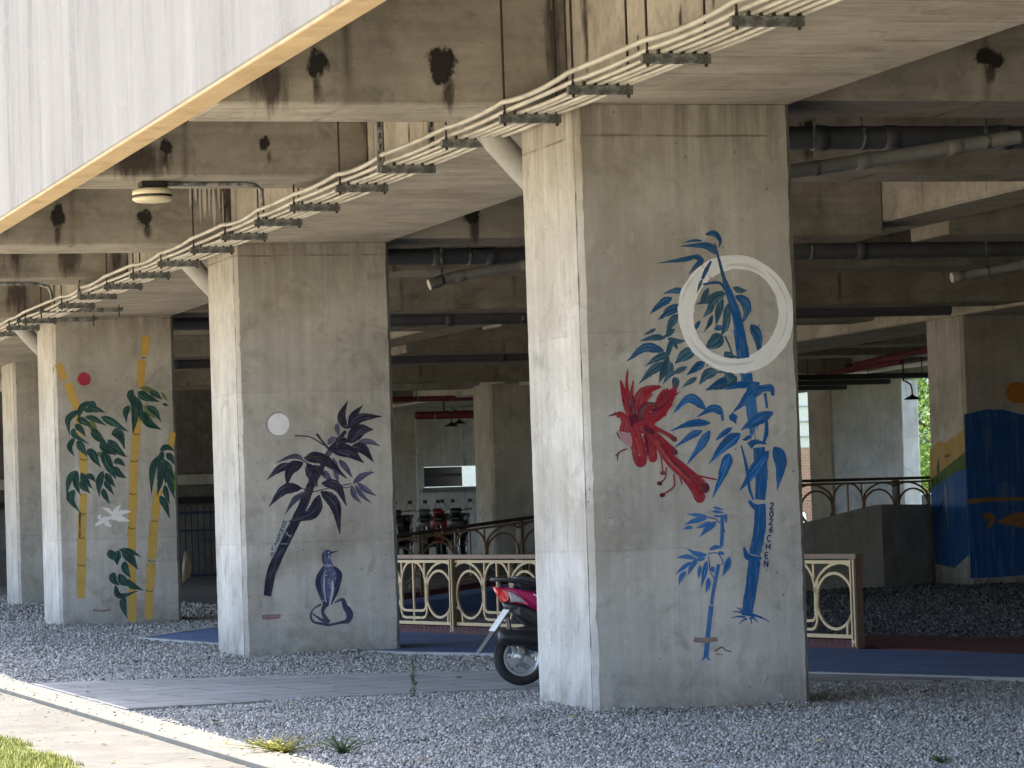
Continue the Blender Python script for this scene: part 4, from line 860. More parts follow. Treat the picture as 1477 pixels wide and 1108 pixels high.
# loose crushed stone
def inside(px, py, poly):
    r_ = np.zeros(len(px), bool); n = len(poly); j = n-1
    for i in range(n):
        xi, yi = poly[i]; xj, yj = poly[j]
        c = ((yi > py) != (yj > py)) & (px < (xj-xi)*(py-yi)/(yj-yi+1e-12)+xi); r_ ^= c; j = i
    return r_
PAV = [(-3.2,3.5),(-1.0,3.92),(.7,3.86),(2.9,2.75),(4.1,1.9),(4.9,4.0),(3.65,4.75),(1.67,7.0),(-1.4,8.25),(-3.2,8.75)]
BLUP = [(.02,19.5),(.42,16.35),(1.56,11.9),(2.58,9.82),(3.40,4.05),(4.45,1.6),(6.5,-3.55),(9.8,-3.5),(7.91,8.87),(5.2,17.5),(3.6,22.5),(1.70,22.5)]
def stones(regions, mat='stone', name='gravel'):
    X = []; Y = []; RR = []
    for (x0, x1, y0, y1, dens, r0, r1) in regions:
        n = int((x1-x0)*(y1-y0)*dens); X.append(rng.uniform(x0, x1, n)); Y.append(rng.uniform(y0, y1, n)); RR.append(r0+(r1-r0)*rng.random(n)**2.2)
    X, Y, RR = map(np.concatenate, (X, Y, RR))
    ok = ~inside(X, Y, PAV) & ~inside(X, Y, BLUP)
    for (cx, cy) in ((0,0),(0,S),(0,2*S),(1.36,3*S)): ok &= ~((X > cx) & (X < cx+W) & (Y > cy) & (Y < cy+DP))
    X, Y, RR = X[ok], Y[ok], RR[ok]; n = len(X)
    base = np.array([(1,0,0),(-1,0,0),(0,1,0),(0,-1,0),(0,0,1),(0,0,-1)], float)
    V = base[None]*rng.uniform(.65, 1.25, (n,6,1)) + rng.normal(0, .16, (n,6,3))
    V[:,:,2] *= rng.uniform(.55, .95, (n,1))
    # random turn: yaw then a tilt
    a = rng.uniform(0, 6.283, n); b = rng.normal(0, .6, n)
    ca, sa, cb, sb = np.cos(a)[:,None], np.sin(a)[:,None], np.cos(b)[:,None], np.sin(b)[:,None]
    y_ = V[:,:,1]*cb-V[:,:,2]*sb; z_ = V[:,:,1]*sb+V[:,:,2]*cb; x_ = V[:,:,0]
    V = np.stack([x_*ca-y_*sa, x_*sa+y_*ca, z_], 2)*RR[:,None,None]
    # gentle mounds, heaped a little against the columns
    mound = .015*np.sin(X*2.1+1)*np.sin(Y*1.3) + .012*np.sin(X*5.3)*np.cos(Y*4.1)
    for (cx, cy) in ((0,0),(0,S),(0,2*S)):
        dx = np.maximum(np.maximum(cx-X, X-cx-W), 0); dy = np.maximum(np.maximum(cy-Y, Y-cy-DP), 0); dd = np.hypot(dx, dy)
        mound += .022*np.exp(-(dd/.22)**2)*(1+.45*np.sin(X*3.1+Y*2.3+cy)+.35*np.sin(X*8.7+Y*7.1))
    V += np.stack([X, Y, G*Y-.018+np.maximum(mound, -.004)+rng.uniform(-.3, .5, n)*RR], 1)[:,None,:]
    F = np.array([(0,2,4),(2,1,4),(1,3,4),(3,0,4),(2,0,5),(1,2,5),(3,1,5),(0,3,5)])
    F = (F[None]+(np.arange(n)*6)[:,None,None]).reshape(-1,3)
    me = D.meshes.new(name); me.vertices.add(n*6); me.vertices.foreach_set('co', V.astype(np.float32).ravel())
    me.loops.add(F.size); me.loops.foreach_set('vertex_index', F.astype(np.int32).ravel())
    me.polygons.add(len(F)); me.polygons.foreach_set('loop_start', np.arange(0, F.size, 3, dtype=np.int32))
    me.materials.append(M[mat]); me.update(calc_edges=True)
    o = D.objects.new(name, me); COL.objects.link(o); stuff(o)
stones([(-3.12,5.0,-8.5,4.0,2500,.007,.020),(-3.12,3.2,4.0,12.5,1500,.010,.024),(-3.12,3.0,12.5,27,800,.013,.032),(-3.12,4.0,27,46,240,.02,.045)])

stones([(7.0,18,-2,15,260,.018,.04),(7.4,18,15,30,150,.018,.04)], 'shade_stone', 'shade_dark_gravel')  # same gravel under the deck, its shade painted into the stone tone
# dead leaves and scraps blown over gravel, path and pavement
n = 420; lx = np.concatenate([rng.uniform(-4.4, 4.5, n-170), rng.normal(.9, 1.1, 90), rng.uniform(-4.4, -3.2, 80)]); ly = np.concatenate([rng.uniform(-6, 14, n-170), rng.normal(-.35, .22, 90), rng.uniform(-6, 8, 80)])
kp = ~((lx > -.03) & (lx < W+.03) & (ly > -.03) & (ly < DP+.03)); lx, ly = lx[kp], ly[kp]; n = len(lx)
a = rng.uniform(0, 6.28, n); L_ = rng.uniform(.015, .05, n); w_ = L_*rng.uniform(.25, .5, n); zc = G*ly+np.where(lx > -3.12, .012, np.where(lx > -3.5, .004, -.040)); tl_ = rng.uniform(0, .6, n)*L_
V = np.stack([np.stack([lx+np.cos(a)*L_, ly+np.sin(a)*L_, zc+tl_], 1), np.stack([lx-np.sin(a)*w_, ly+np.cos(a)*w_, zc+.004], 1), np.stack([lx-np.cos(a)*L_, ly-np.sin(a)*L_, zc+tl_*.5], 1), np.stack([lx+np.sin(a)*w_, ly-np.cos(a)*w_, zc+.003], 1)], 1)
me = D.meshes.new('leaf_litter'); me.from_pydata(V.reshape(-1,3).tolist(), [], np.arange(n*4).reshape(-1,4).tolist()); me.materials.append(M['dry_leaf']); o = D.objects.new('leaf_litter', me); COL.objects.link(o); stuff(o)

# grass verge
sheet('lawn_soil', [(-5.75,-40),(-4.51,-40),(-4.51,95),(-5.75,95)], -.04, 'soil')
n = 95000
gx = -4.46-rng.random(n)*1.28; gy = rng.uniform(-16, 14, n); keep = (gx < -4.52+.09*np.sin(gy*3)+.05*np.sin(gy*11)+rng.normal(0,.03,n)); gx, gy = gx[keep], gy[keep]; n = len(gx)
h_ = rng.uniform(.018, .055, n); a = rng.uniform(0, 6.283, n); ln = rng.uniform(.1, .9, n)*h_; wd = rng.uniform(.003, .006, n)
V = np.zeros((n,3,3)); zz = G*gy-.045
V[:,0] = np.stack([gx-wd*np.sin(a), gy+wd*np.cos(a), zz], 1); V[:,1] = np.stack([gx+wd*np.sin(a), gy-wd*np.cos(a), zz], 1); V[:,2] = np.stack([gx+ln*np.cos(a), gy+ln*np.sin(a), zz+h_], 1)
me = D.meshes.new('grass'); me.from_pydata(V.reshape(-1,3).tolist(), [], np.arange(n*3).reshape(-1,3).tolist()); me.materials.append(M['grass']); o = D.objects.new('grass', me); COL.objects.link(o); stuff(o)
bk = MB(); bk.bbox(-.42, .0, -.12, .30, -.03, .012, .006)
o = tag(bk.build('paving_slab', M['terracotta'], None, (-4.52, 1.72, gz(1.7)-.015)), 'reddish broken slab lying on the edge of the grass', 'slab'); o.rotation_euler = (R(2), 0, R(8))

# stray chips kicked onto the kerb and pavement
def stray():
    vs = MB()
    for i in range(260):
        x = -3.12-abs(random.gauss(0, .28)); y = random.uniform(-6, 12); r_ = random.uniform(.006, .016); z = gz(y)+(.0 if x > -3.48 else -.045)+r_*.4
        if -4.45 < x:
            q = [Vector((random.uniform(.6,1.2)*a, random.uniform(.6,1.2)*b, random.uniform(.4,.8)*c))*r_+Vector((x,y,z)) for a,b,c in ((1,0,0),(-1,0,0),(0,1,0),(0,-1,0),(0,0,1),(0,0,-1))]
            vs.add(q, [(0,2,4),(2,1,4),(1,3,4),(3,0,4),(2,0,5),(1,2,5),(3,1,5),(0,3,5)])
    stuff(vs.build('stray_gravel', M['stone']))
stray()

# weeds
def weed(x, y, label, mat, nstem, h, spread, lw, seed):
    rs = random.Random(seed); t = thing('weed', label, 'weed', (x, y, gz(y)-.02)); sm = MB(); lm = MB()
    for i in range(nstem):
        a = rs.uniform(0, 6.28); hh = h*rs.uniform(.5, 1); dx, dy = math.cos(a)*spread*rs.random(), math.sin(a)*spread*rs.random()
        P = [Vector((dx*.3*f+dx*.7*f*f, dy*f, hh*f)) for f in (0,.25,.5,.75,1)]; sm.tube(P, [.003,.0028,.0024,.002,.001], 5)
        for j in range(int(6+hh*26)):
            f = rs.uniform(.12, 1); c = Vector((dx*.3*f+dx*.7*f*f, dy*f, hh*f)); b = rs.uniform(0, 6.28); L = lw*rs.uniform(.7, 1.5)
            d = Vector((math.cos(b), math.sin(b), rs.uniform(-.3, .6))).normalized(); s_ = d.cross(Vector((0,0,1))).normalized()*L*.32
            lm.add([c, c+d*L*.5+s_, c+d*L, c+d*L*.5-s_], [(0,1,2,3)])
    sm.build('stem', M[mat], t); lm.build('leaves', M[mat], t); return t
weed(.02, 5.55, 'tall thin green weed growing beside the paver path by the moon column', 'weed', 5, .36, .13, .035, 1)
weed(-.52, 3.55, 'short green weed at the near edge of the paver path', 'weed', 4, .14, .08, .04, 2)
for i, (x, y, hh) in enumerate([(-3.03,-2.35,.09)]):
    weed(x-.06, y, 'low yellow-green weed lit by the sun at the kerb', 'weed_yellow', 60, .13, .55, .03, 3)
weed(-2.75, -2.75, 'brownish green weed in the gravel beside the sunlit yellow weed', 'weed', 34, .15, .38, .022, 4)
weed(.27, -6.1, 'tiny green weed in the gravel at the bottom right', 'weed', 12, .06, .12, .03, 5)

# ------------------------------------------------------------------ railings
def arc(cx, cz, rx, rz, a0, a1, n=14): return [(cx+rx*math.cos(R(a0+(a1-a0)*i/n)), cz+rz*math.sin(R(a0+(a1-a0)*i/n))) for i in range(n+1)]
def panel_curves(L):
    """one panel of the looping pattern, symmetric about its middle; (s, z) in metres"""
    c = []; q = L/2/1.08
    K = lambda pts: [(a*q, b) for a, b in pts]
    for m_ in (0, 1):
        f = (lambda p: [(L-s, z) for s, z in K(p)]) if m_ else K
        c.append(f(arc(.375, .50, .345, .30, 0, 360, 32)))                                               # the loop
        c.append(f([(.0,.845),(.08,.885),(.18,.91),(.30,.912),(.42,.89),(.54,.845),(.64,.785),(.71,.71),(.745,.62),(.75,.5),(.75,.35),(.765,.31),(.80,.288),(.88,.282),(1.08,.282)]))
        c.append(f([(1.08,.915),(1.0,.912),(.92,.89),(.85,.84),(.79,.77),(.757,.68),(.75,.6)]))
        c.append(f([(.765,.93),(.765,.73)]))
        c.append(f([(.69,.74),(.705,.55),(.715,.36),(.735,.255),(.77,.205),(.84,.19),(1.08,.19)]))
        c.append(f([(0,.335),(.07,.33),(.125,.30),(.158,.25),(.165,.14)]))
    c.append([(L/2, .93), (L/2, .13)])
    return c
def railing(A, B, npan, label, m_bar, m_cap, za=None, zb=None, kerb=True, post_end=True, bar=.031):
    A = Vector(A); B = Vector(B); d = B-A; L = d.xy.length; rz = math.atan2(d.y, d.x); slope = d.z/L
    t = thing('railing', label, 'railing', A, rz); pl = L/npan
    sh = lambda s, z: (s, 0, z+slope*s)
    for k in range(npan):
        p = MB(); s0 = k*pl+.03; s1 = (k+1)*pl-.03
        for z, w in ((.92, .035), (.125, .04)): p.ribbon([sh(s0, z), sh(s1, z)], w, .03, (0,1,0))
        for cv in panel_curves(s1-s0):
            p.ribbon([sh(s0+a, b) for a, b in cv], bar, .022, (0,1,0))
        p.build('panel', M[m_bar], t)
    for k in range(npan+1):
        s_ = k*pl; q = MB(); zz = slope*s_
        q.bbox(s_-.045, s_+.045, -.05, .05, 0 + zz, .955+zz, .006); q.build('post', M[m_cap], t)
        q = MB(); q.bbox(s_-.04, s_-.015, -.066, -.051, .02+zz, .95+zz, .003); q.bbox(s_+.015, s_+.04, -.066, -.051, .02+zz, .95+zz, .003)
        q.box(s_-.015, s_+.015, -.064, -.052, .06+zz, .09+zz); q.build('post_strip', M[m_bar], t)
    c_ = MB(); c_.ribbon([sh(-.06, .982), sh(L+.06, .982)], .05, .1, (0,1,0)); c_.build('top_rail', M[m_cap], t)
    if kerb:
        c_ = MB(); c_.ribbon([sh(-.02, .045), sh(L, .045)], .09, .12, (0,1,0))
        for i in range(int(L/.11)): c_.bbox(i*.11+.03, i*.11+.07, -.066, -.06, .05+slope*i*.11, .085+slope*i*.11, .003)
        c_.build('kerb_board', M['maroon'], t)
    return t
ra, rb = (3.05, 18.55, gz(18.55)+.01), (5.62, 8.07, gz(8.07)+.01)
railing(ra, rb, 5, 'cream railing with looping pattern and brown top rail behind the scooter', 'cream_paint', 'brown_paint')
# brown end post cladding of that railing
railing((3.6,24.4,gz(24.4)+.08), (13.2,28.9,1.12), 5, 'dark brown sloping ramp railing in front of the parked scooters', 'dim_cream', 'brown_dark')
railing((13.25,28.95,1.12), (18.0,31.6,1.14), 2, 'dark level railing above the ramp wall left of the fish column', 'dim_cream', 'brown_dark', kerb=False)
rp = MB()
A, B, Cc, Dd = (3.7,24.3), (13.25,28.75), (12.4,30.6), (2.9,26.1)
rp.add([(*A,gz(24)+.0),(*B,1.1),(*Cc,1.1),(*Dd,gz(26)),(*A,-.2),(*B,-.2),(*Cc,-.2),(*Dd,-.2)], [(0,1,2,3),(0,4,5,1),(1,5,6,2),(2,6,7,3),(3,7,4,0)]); struct(rp.build('ramp', M['blue_coat']))
rw = thing('ramp_wall', 'dark grey solid ramp wall with a slanting top, left of the fish column', 'wall', (0,0,0))
def wallseg(A, B, za, zb, th, name):
    d = Vector((B[0]-A[0], B[1]-A[1], 0)).normalized(); n_ = Vector((-d.y, d.x, 0))*th; m = MB()
    a, b = Vector((A[0],A[1],0)), Vector((B[0],B[1],0)); vs = []
    for p, z in ((a,za),(b,zb)): vs += [(p.x,p.y,-.2),(p.x,p.y,z),(p.x+n_.x,p.y+n_.y,z),(p.x+n_.x,p.y+n_.y,-.2)]
    m.add(vs, [(0,1,2,3),(7,6,5,4),(0,4,5,1),(1,5,6,2),(2,6,7,3),(3,7,4,0)]); return m.build(name, M['ramp_wall'], rw)
wallseg((10.9,27.9), (14.65,28.66), .95, 1.66, .2, 'front_wall'); wallseg((14.655,28.66), (17.2,30.9), 1.66, 1.62, .2, 'return_wall')

# ------------------------------------------------------------------ scooter
def spokes(m, n, r0, r1, w, y0, y1):
    for k in range(n):
        a = 2*math.pi*k/n+.5; Mx = Matrix.Rotation(a, 4, 'Y'); m.bbox(r0, r1, y0, y1, -w/2, w/2, .004, Mx)
def wheel(parent, x, z, Rw, rt):
    RX = Matrix.Translation((x,0,z)) @ Matrix.Rotation(R(90), 4, 'X')
    prof = [(Rw-rt*1.75, -rt*.55), (Rw-rt*1.2, -rt*.95), (Rw-rt*.5, -rt), (Rw-rt*.12, -rt*.62), (Rw, 0), (Rw-rt*.12, rt*.62), (Rw-rt*.5, rt), (Rw-rt*1.2, rt*.95), (Rw-rt*1.75, rt*.55)]
    o = MB().lathe(prof, RX, 44).build('wheel', M['black_rubber'], parent)
    rim = MB(); ri = Rw-rt*1.65
    rim.lathe([(ri+.012,-rt*.75),(ri,-rt*.8),(ri-.022,-rt*.6),(ri-.024,0),(ri-.022,rt*.6),(ri,rt*.8),(ri+.012,rt*.75)], RX, 44)
    Mx = Matrix.Translation((x,0,z)); q = MB(); spokes(q, 3, .03, ri-.015, .062, -.03, .02); rim.add([Mx @ Vector(p) for p in q.v], q.f)
    rim.lathe([(0,-.045),(.06,-.045),(.085,-.03),(.09,.02),(0,.03)], RX, 24); rim.build('rim', M['alloy'], o)
    hub = MB(); hub.lathe([(0,-.052),(.024,-.052),(.03,-.046),(.03,-.04)], RX, 16); hub.build('hub_nut', M['black_plastic'], o)
    return o
def scooter(label, paint, loc, rz, group=None):
    t = thing('scooter', label, 'scooter', loc, rz, group); P = M[paint]; BP = M['black_plastic']; wz = .257; WB = 1.30
    wheel(t, 0, wz, .257, .058); wheel(t, WB, wz, .257, .052)
    sh = .95
    b = MB().slab([(-.235,.905),(-.12,.90),(.05,.865),(.25,.835),(.45,.80),(.58,.70),(.60,.55),(.52,.47),(.40,.50),(.22,.63),(.02,.735),(-.10,.765),(-.165,.80)], [.05,.09,.14,.17,.18,.18,.18,.18,.18,.17,.15,.11,.07]).build('tail_body', P, t)
    q = MB(); q.ribbon([(.10,-.155,.83),(.13,-.165,.81),(.20,-.175,.79),(.30,-.183,.78)], .012, .004, (0,1,0)); q.build('white_decal', M['plate'], b)
    tl = MB().slab([(-.245,.908),(-.175,.895),(-.10,.855),(-.115,.765),(-.165,.76),(-.20,.82)], [.06,.08,.10,.10,.075,.06]).build('tail_light', M['red_lens'], t)
    for sgn in (-1, 1):
        Mx = Matrix.Translation((0, sgn*.113, 0)); MB().slab([(-.125,.86),(-.08,.845),(.03,.765),(.02,.752),(-.06,.765),(-.10,.765)], .022, Mx).build('indicator', M['clear_lens'], tl)
    MB().slab([(-.05,.985),(.0,1.0),(.10,.985),(.22,.945),(.36,.925),(.52,.945),(.62,.925),(.66,.86),(.60,.815),(.40,.825),(.20,.855),(.02,.89)], [.09,.12,.135,.14,.14,.13,.12,.12,.13,.14,.14,.12]).build('seat', M['seat_vinyl'], t)
    gr = MB()
    for sgn in (-1, 1): gr.tube([(.16,sgn*.15,.90),(.0,sgn*.15,.945),(-.14,sgn*.13,.972),(-.225,sgn*.09,.975),(-.25,0,.972)], [.018,.02,.02,.02,.02], 10)
    gr.tube([(-.18,0,.965),(-.17,0,.90)], .022, 8); gr.build('grab_rail', BP, t)
    MB().slab([(-.16,.758),(-.05,.755),(.08,.72),(.3,.60),(.5,.46),(.5,.30),(.30,.32),(.16,.45),(.02,.57),(-.06,.66),(-.135,.70)], [.07,.09,.11,.13,.15,.15,.15,.14,.13,.10,.07]).build('under_tail', BP, t)
    fl = MB(); ax = Vector((-.38-(-.09), 0, .315-.70)).normalized()
    A0 = Vector((-.095,0,.70)); nrm = Vector((ax.z,0,-ax.x))
    def plate(p0, p1, hw, th, off):
        m = MB(); a = A0+ax*p0+nrm*off; b_ = A0+ax*p1+nrm*off; vs = []
        for c in (a, b_):
            for y in (-hw, hw):
                for s_ in (0, th): vs.append(c+Vector((0,y,0))+nrm*s_)
        m.add(vs, [(0,1,3,2),(4,6,7,5),(0,4,5,1),(2,3,7,6),(0,2,6,4),(1,5,7,3)]); return m
    mf = plate(0, .49, .085, .012, 0).build('mudguard', BP, t); plate(.02, .26, .12, .006, .016).build('number_plate', M['plate'], mf)
    # swing-arm cover, air box and muffler on the near side
    MB().slab([(-.10,.53),(.05,.545),(.30,.52),(.50,.42),(.52,.30),(.36,.27),(.16,.29),(.0,.34),(-.07,.40)], .05, Matrix.Translation((0,-.125,0))).build('engine_cover', BP, t)
    mu = MB(); MX = Matrix.Translation((-.245,-.155,.455)) @ Matrix.Rotation(R(96), 4, 'Y'); mu.lathe([(0,0),(.035,0),(.06,.01),(.074,.05),(.076,.4),(.06,.46),(.02,.5),(.02,.62)], MX, 20); mu.build('muffler', BP, t)
    MB().tube([(-.09,.12,.62),(-.03,.12,.28)], .022, 10).build('shock_absorber', M['chrome'], t)
    # floor, leg shield, steering head, front end
    MB().slab([(.45,.40),(.95,.33),(1.02,.36),(1.02,.27),(.9,.22),(.5,.22)], .17).build('floorboard', BP, t)
    MB().slab([(.92,.32),(1.02,.33),(1.13,.58),(1.20,.86),(1.15,.98),(1.08,.99),(1.09,.84),(1.02,.58)], [.16,.18,.21,.20,.14,.13,.18,.2]).build('leg_shield', P, t)
    MB().slab([(1.06,.98),(1.16,.97),(1.20,1.02),(1.15,1.10),(1.05,1.12),(1.0,1.06)], .13).build('handlebar_cover', P, t)
    MB().slab([(1.19,.80),(1.235,.82),(1.24,.90),(1.20,.95)], .10).build('headlight', M['clear_lens'], t)
    hb = MB(); hb.tube([(1.02,-.35,1.09),(1.06,-.2,1.07),(1.08,0,1.05),(1.06,.2,1.07),(1.02,.35,1.09)], .014, 8); hbo = hb.build('handlebar', M['chrome'], t)
    for sgn in (-1, 1):
        MB().tube([(1.015,sgn*.36,1.093),(1.035,sgn*.25,1.08)], .019, 10).build('grip', M['black_rubber'], hbo)
        MB().tube([(1.07,sgn*.20,1.08),(1.06,sgn*.26,1.2),(1.04,sgn*.30,1.27)], .006, 6).build('mirror_stem', BP, t)
        MB().slab([(1.03,1.24),(1.05,1.24),(1.05,1.32),(1.03,1.32)], .045, Matrix.Translation((0,sgn*.32,0))).build('mirror', BP, t)
    for sgn in (-1, 1): MB().tube([(WB,sgn*.075,wz),(1.22,sgn*.07,.55),(1.17,sgn*.04,.72)], .018, 8).build('fork_leg', M['chrome'], t)
    pf = [(WB+.30*math.cos(R(a)), wz+.30*math.sin(R(a))) for a in range(10, 171, 16)]; pf2 = [(WB+.275*math.cos(R(a)), wz+.275*math.sin(R(a))) for a in range(170, 9, -16)]
    MB().slab(pf+pf2, .07, None, .97).build('front_fender', P, t)
    return t
sx, sy = .66, 4.12
scooter('magenta and black scooter parked behind the red bird column, only its tail showing', 'magenta', (sx, sy, gz(sy)+.012), R(-4))
struct(MB().bbox(9.6,15.6,48.4,53.2,gz(50)-.3,gz(50)+.40,.02).build('parking_slab', M['dark_wall']))
p_dark = scooter('dark scooter parked leftmost of the row behind the ramp railing', 'dark_paint', (12.1, 52.0, gz(50)+.402), R(-112), 'scooters parked behind the ramp')
for ch in p_dark.children:
    if ch.data.materials[0] == M['clear_lens']: ch.data.materials[0] = M['glass_dark']
def repaint(r, mat):
    for ch in r.children:
        if ch.data.materials[0] == M['dark_paint']:  # own panels only
            ch.data = ch.data.copy(); ch.data.materials[0] = M[mat]
for i, (x, y, lab, mat) in enumerate([(12.52,51.85,'black scooter parked second from the left behind the ramp railing',None),(12.92,51.6,'dark grey scooter parked in the middle of the row behind the ramp railing','silver_paint'),(13.3,51.4,'scooter with dull red panels in the row behind the ramp railing','red_paint'),(13.68,51.1,'black scooter parked rightmost of the row behind the ramp railing',None)]):
    r = dup(p_dark, (x, y, gz(50)+.402), R(-112+random.uniform(-9, 9)), lab)
    if mat: repaint(r, mat)

# ------------------------------------------------------------------ background
w = thing('stained_wall', 'pale stained concrete wall with a long slot opening behind the scooters', 'wall', (0,0,0)); Yw = 72.0
m = MB(); z0, z1 = 2.70, 3.31
m.box(15.5,27,Yw,Yw+.3,-.2,z0); m.box(15.5,27,Yw,Yw+.3,z1,5.6); m.box(15.5,18.55,Yw,Yw+.3,z0,z1); m.box(20.46,27,Yw,Yw+.3,z0,z1); m.build('wall', M['pale_wall'], w)
MB().bbox(18.5,20.52,Yw-.12,Yw-.003,z0-.14,z0-.03,.01).build('ledge', M['dark_wall'], w)
MB().box(18.56,19.74,Yw+.1,Yw+.14,z0+.02,z1-.02).build('dark_panel', M['glass_dark'], w)
MB().box(18.56,19.7,Yw+.04,Yw+.09,z0+.32,z0+.40).build('rail_bar', M['lamp_black'], w)
tag(MB().bbox(0,.32,-.03,0,0,.75,.01).build('meter_box', M['notice'], None, (12.95,67.15,1.95)), 'small pale green box on the dark far column', 'box')
b = thing('white_house', 'white rendered house seen through the slot in the stained wall', 'house', (24, 106, .9))
MB().box(-8,16,0,8,0,9).build('wall', M['white_wall'], b); MB().box(-8.3,16.3,-.3,8.3,9,9.3).build('roof', M['dark_wall'], b)
for x in (-4, 2, 8, 13): MB().box(x,x+1.4,-.05,-.002,5,6.6).build('window', M['glass_dark'], b)
b = thing('brick_house', 'orange brick house with white upper storey beside the red bird column', 'house', (40.5, 101, .9))
MB().box(0,9,0,8,0,3.3).build('wall', M['brick'], b); MB().box(0,9,.02,8,3.302,8.5).build('upper_storey', M['white_wall'], b); MB().box(-.2,9.2,-.2,8.2,8.502,8.75).build('roof', M['dark_wall'], b)
for i in range(7): MB().box(.1,8.9,-.04,0.0,3.7+i*.6,3.74+i*.6).build('louvre', M['pvc'], b)
sd = thing('storage_wall', 'dark wall with a pale ledge behind the steel gate', 'wall', (0,0,0))
MB().box(3.2,11.5,57,57.3,-.2,5.6).build('wall', M['dark_wall'], sd); MB().bbox(3.2,11.5,56.7,56.998,2.75,3.0,.01).build('ledge', M['pale_wall'], sd); MB().bbox(3.2,11.5,56.5,56.998,2.3,2.45,.01).build('awning', M['lamp_black'], sd)
bw = thing('light_blocker_wall', 'long unseen wall added on the far right to block light under the viaduct', 'wall', (0,0,0))
MB().box(27.2,27.5,-34,44,-.4,5.2).build('wall', M['dark_wall'], bw)  # out of view, added only to keep light out from the right
gt = thing('steel_gate', 'dark blue barred steel gate in the gap left of the moon column', 'gate', (5.6, 53.2, gz(53)))
f_ = MB(); f_.box(0,4.2,0,.05,1.55,1.62); f_.box(0,4.2,0,.05,.1,.16); f_.box(0,4.2,.003,.047,1.15,1.2); f_.box(0,.06,-.002,.052,0,1.75); f_.box(4.14,4.2,-.002,.052,0,1.75); f_.build('frame', M['gate_blue'], gt)
for i in range(27): MB().box(.15+i*.15,.178+i*.15,.012,.04,.16,1.75).build('bar', M['gate_blue'], gt)
tag(MB().slab([(0,0),(.16,.08),(.22,.35),(.15,.6),(.08,.72),(.02,.4)], .12).build('sack', M['dim_cream'], None, (6.93,50.6,gz(50)+.02)), 'tan tied sack standing beside the yellow bamboo column in front of the gate', 'sack')
def car(label, loc, rz, group):
    t = thing('parked_car', label, 'car', loc, rz, group)
    MB().slab([(-2.1,.35),(-2.15,.75),(-1.9,.95),(-.9,1.0),(.8,1.0),(1.9,.85),(2.15,.65),(2.15,.35)], .85, None, .93).build('body', M['car_white'], t)
    MB().slab([(-1.7,.98),(-1.2,1.42),(.2,1.46),(1.0,1.0)], .72, None, .93).build('windows', M['glass_dark'], t)
    MB().slab([(-1.25,1.415),(-1.0,1.48),(.1,1.49),(.3,1.45)], .66, None, .95).build('roof', M['car_white'], t)
    for x in (-1.3, 1.35):
        for y in (-.78, .78): MB().lathe([(0,-.1),(.2,-.1),(.31,-.09),(.32,0),(.31,.09),(.2,.1),(0,.1)], Matrix.Translation((x,y,.32)) @ Matrix.Rotation(R(90),4,'X'), 24).build('wheel', M['black_rubber'], t)
    return t
car('pale car parked outside below the bright trees, left of the fish column', (32.4,66.5,gz(66)), R(12), 'cars parked outside')
car('pale car outside showing as a bright sliver beside the red bird column', (31.4,77.5,gz(77)), R(80), 'cars parked outside')
def tree(x, y, h, r, label, seed, n):
    rs = np.random.default_rng(seed); t = thing('leafy_tree', label, 'tree', (x, y, gz(y)), 0, 'trees beyond the viaduct')
    tk = MB(); tk.tube([(0,0,0),(.05,.03,h*.2),(-.05,.05,h*.4),(.04,0,h*.7)], [.22,.17,.13,.05], 10)
    for i in range(6):
        a = i*1.05; z = h*(.25+.07*i); tk.tube([(0,0,z),(math.cos(a)*r*.4,math.sin(a)*r*.4,z+h*.1),(math.cos(a)*r*.75,math.sin(a)*r*.75,z+h*.16)], [.08,.05,.02], 6)
    tk.build('trunk', M['bark'], t)
    nc = 46; cz = rs.uniform(.12, 1., nc); ca = rs.uniform(0, 6.28, nc); cr = np.sqrt(rs.random(nc))*r*np.sin(np.pi*np.clip(cz*.8+.15, 0, 1))**.6
    C3 = np.stack([cr*np.cos(ca), cr*np.sin(ca), h*cz], 1); q = rs.integers(0, nc, n)
    c = C3[q]+rs.normal(0, r*.16, (n,3)); d = rs.normal(0, 1, (n,3)); d[:,2] -= .4; d /= np.linalg.norm(d, axis=1)[:,None]; e = np.cross(d, rs.normal(0,1,(n,3))); e /= np.linalg.norm(e, axis=1)[:,None]
    L = rs.uniform(.10,.22,n)[:,None]; V = np.stack([c, c+d*L*.5+e*L*.28, c+d*L, c+d*L*.5-e*L*.28], 1).reshape(-1,3)
    me = D.meshes.new('crown'); me.from_pydata(V.tolist(), [], np.arange(n*4).reshape(-1,4).tolist()); me.materials.append(M['leaf']); o = D.objects.new('crown', me); COL.objects.link(o); o.parent = t
tree(36.5, 74.5, 6.6, 2.6, 'bright green sunlit tree beyond the viaduct left of the fish column', 1, 16000)
tree(41.5, 84, 8.0, 3.4, 'tall leafy tree standing behind the bright green sunlit tree', 2, 9000)
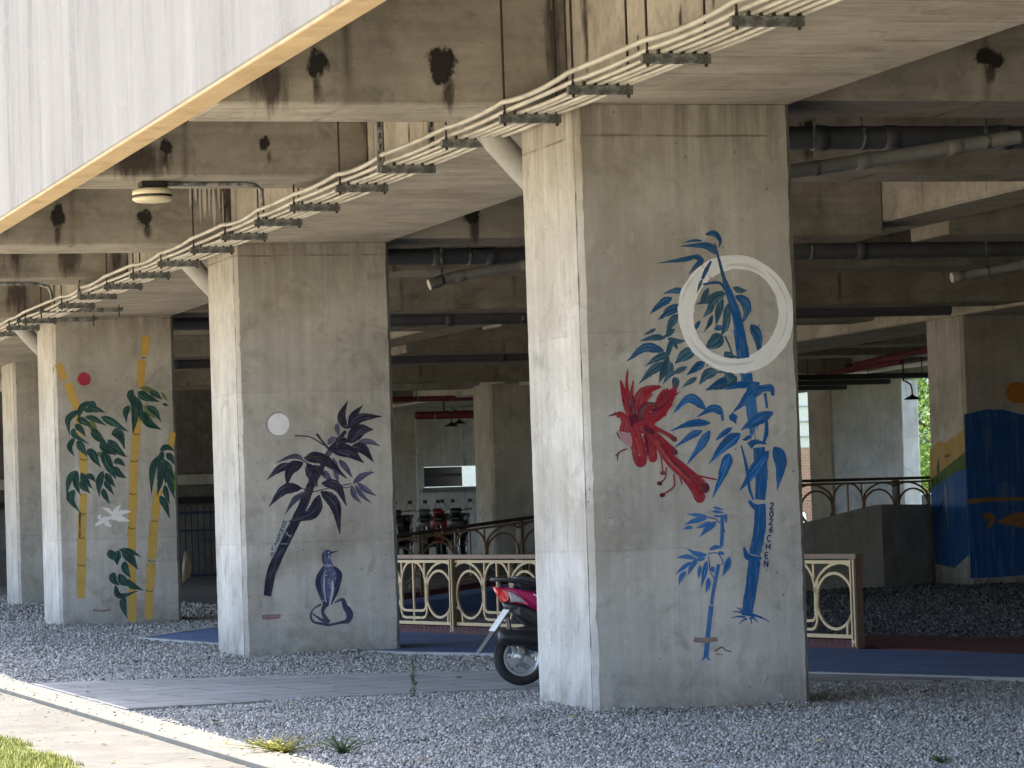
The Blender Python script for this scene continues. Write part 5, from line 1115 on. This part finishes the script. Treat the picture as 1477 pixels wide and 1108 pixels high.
tree(48.0, 92, 8.5, 3.6, 'leafy tree farthest right beyond the viaduct', 3, 7000)

# ------------------------------------------------------------------ light and camera
wd = D.worlds.new('World'); sc.world = wd; wd.use_nodes = True; nt = wd.node_tree
sky = nt.nodes.new('ShaderNodeTexSky'); sky.sky_type = 'NISHITA'; sky.sun_disc = False
SUN = Vector((-.008, .30, .95)).normalized()
el = math.asin(SUN.z); az = math.atan2(SUN.x, SUN.y)
sky.sun_elevation = el; sky.sun_rotation = az % (2*math.pi); sky.air_density = 1.0; sky.dust_density = 2.5; sky.ozone_density = .3
bg = nt.nodes['Background']; bg.inputs[1].default_value = .15; nt.links.new(sky.outputs[0], bg.inputs[0])
sl = D.lights.new('sun', 'SUN'); sl.energy = 2.6; sl.angle = R(.53); sl.color = (1, .95, .86)
so = D.objects.new('sun', sl); COL.objects.link(so); so.rotation_euler = (-SUN).to_track_quat('-Z', 'Y').to_euler()
yaw, pit, rol = .295750372, .0407545221, -.0327694609
fw = Vector((math.sin(yaw)*math.cos(pit), math.cos(yaw)*math.cos(pit), math.sin(pit))); r0 = Vector((math.cos(yaw), -math.sin(yaw), 0)); u0 = r0.cross(fw)
cr_, sr_ = math.cos(rol), math.sin(rol); rr = r0*cr_+u0*sr_; uu = -r0*sr_+u0*cr_
cam = D.cameras.new('camera'); co = D.objects.new('camera', cam); COL.objects.link(co)
mt = Matrix((rr, uu, -fw)).transposed().to_4x4(); mt.translation = Vector((-8.58184519, -26.2080837, 1.5078516)); co.matrix_world = mt
cam.sensor_width = 36; cam.lens = 5000/1477*36; cam.clip_start = .1; cam.clip_end = 1200; sc.camera = co
sc.view_settings.view_transform = 'Standard'; sc.view_settings.look = 'None'; sc.view_settings.exposure = 2.28; sc.view_settings.gamma = 1
cy = sc.cycles; cy.max_bounces = 10; cy.diffuse_bounces = 6; cy.glossy_bounces = 3; cy.transparent_max_bounces = 12; cy.use_denoising = True
try: cy.denoiser = 'OPENIMAGEDENOISE'
except Exception: pass
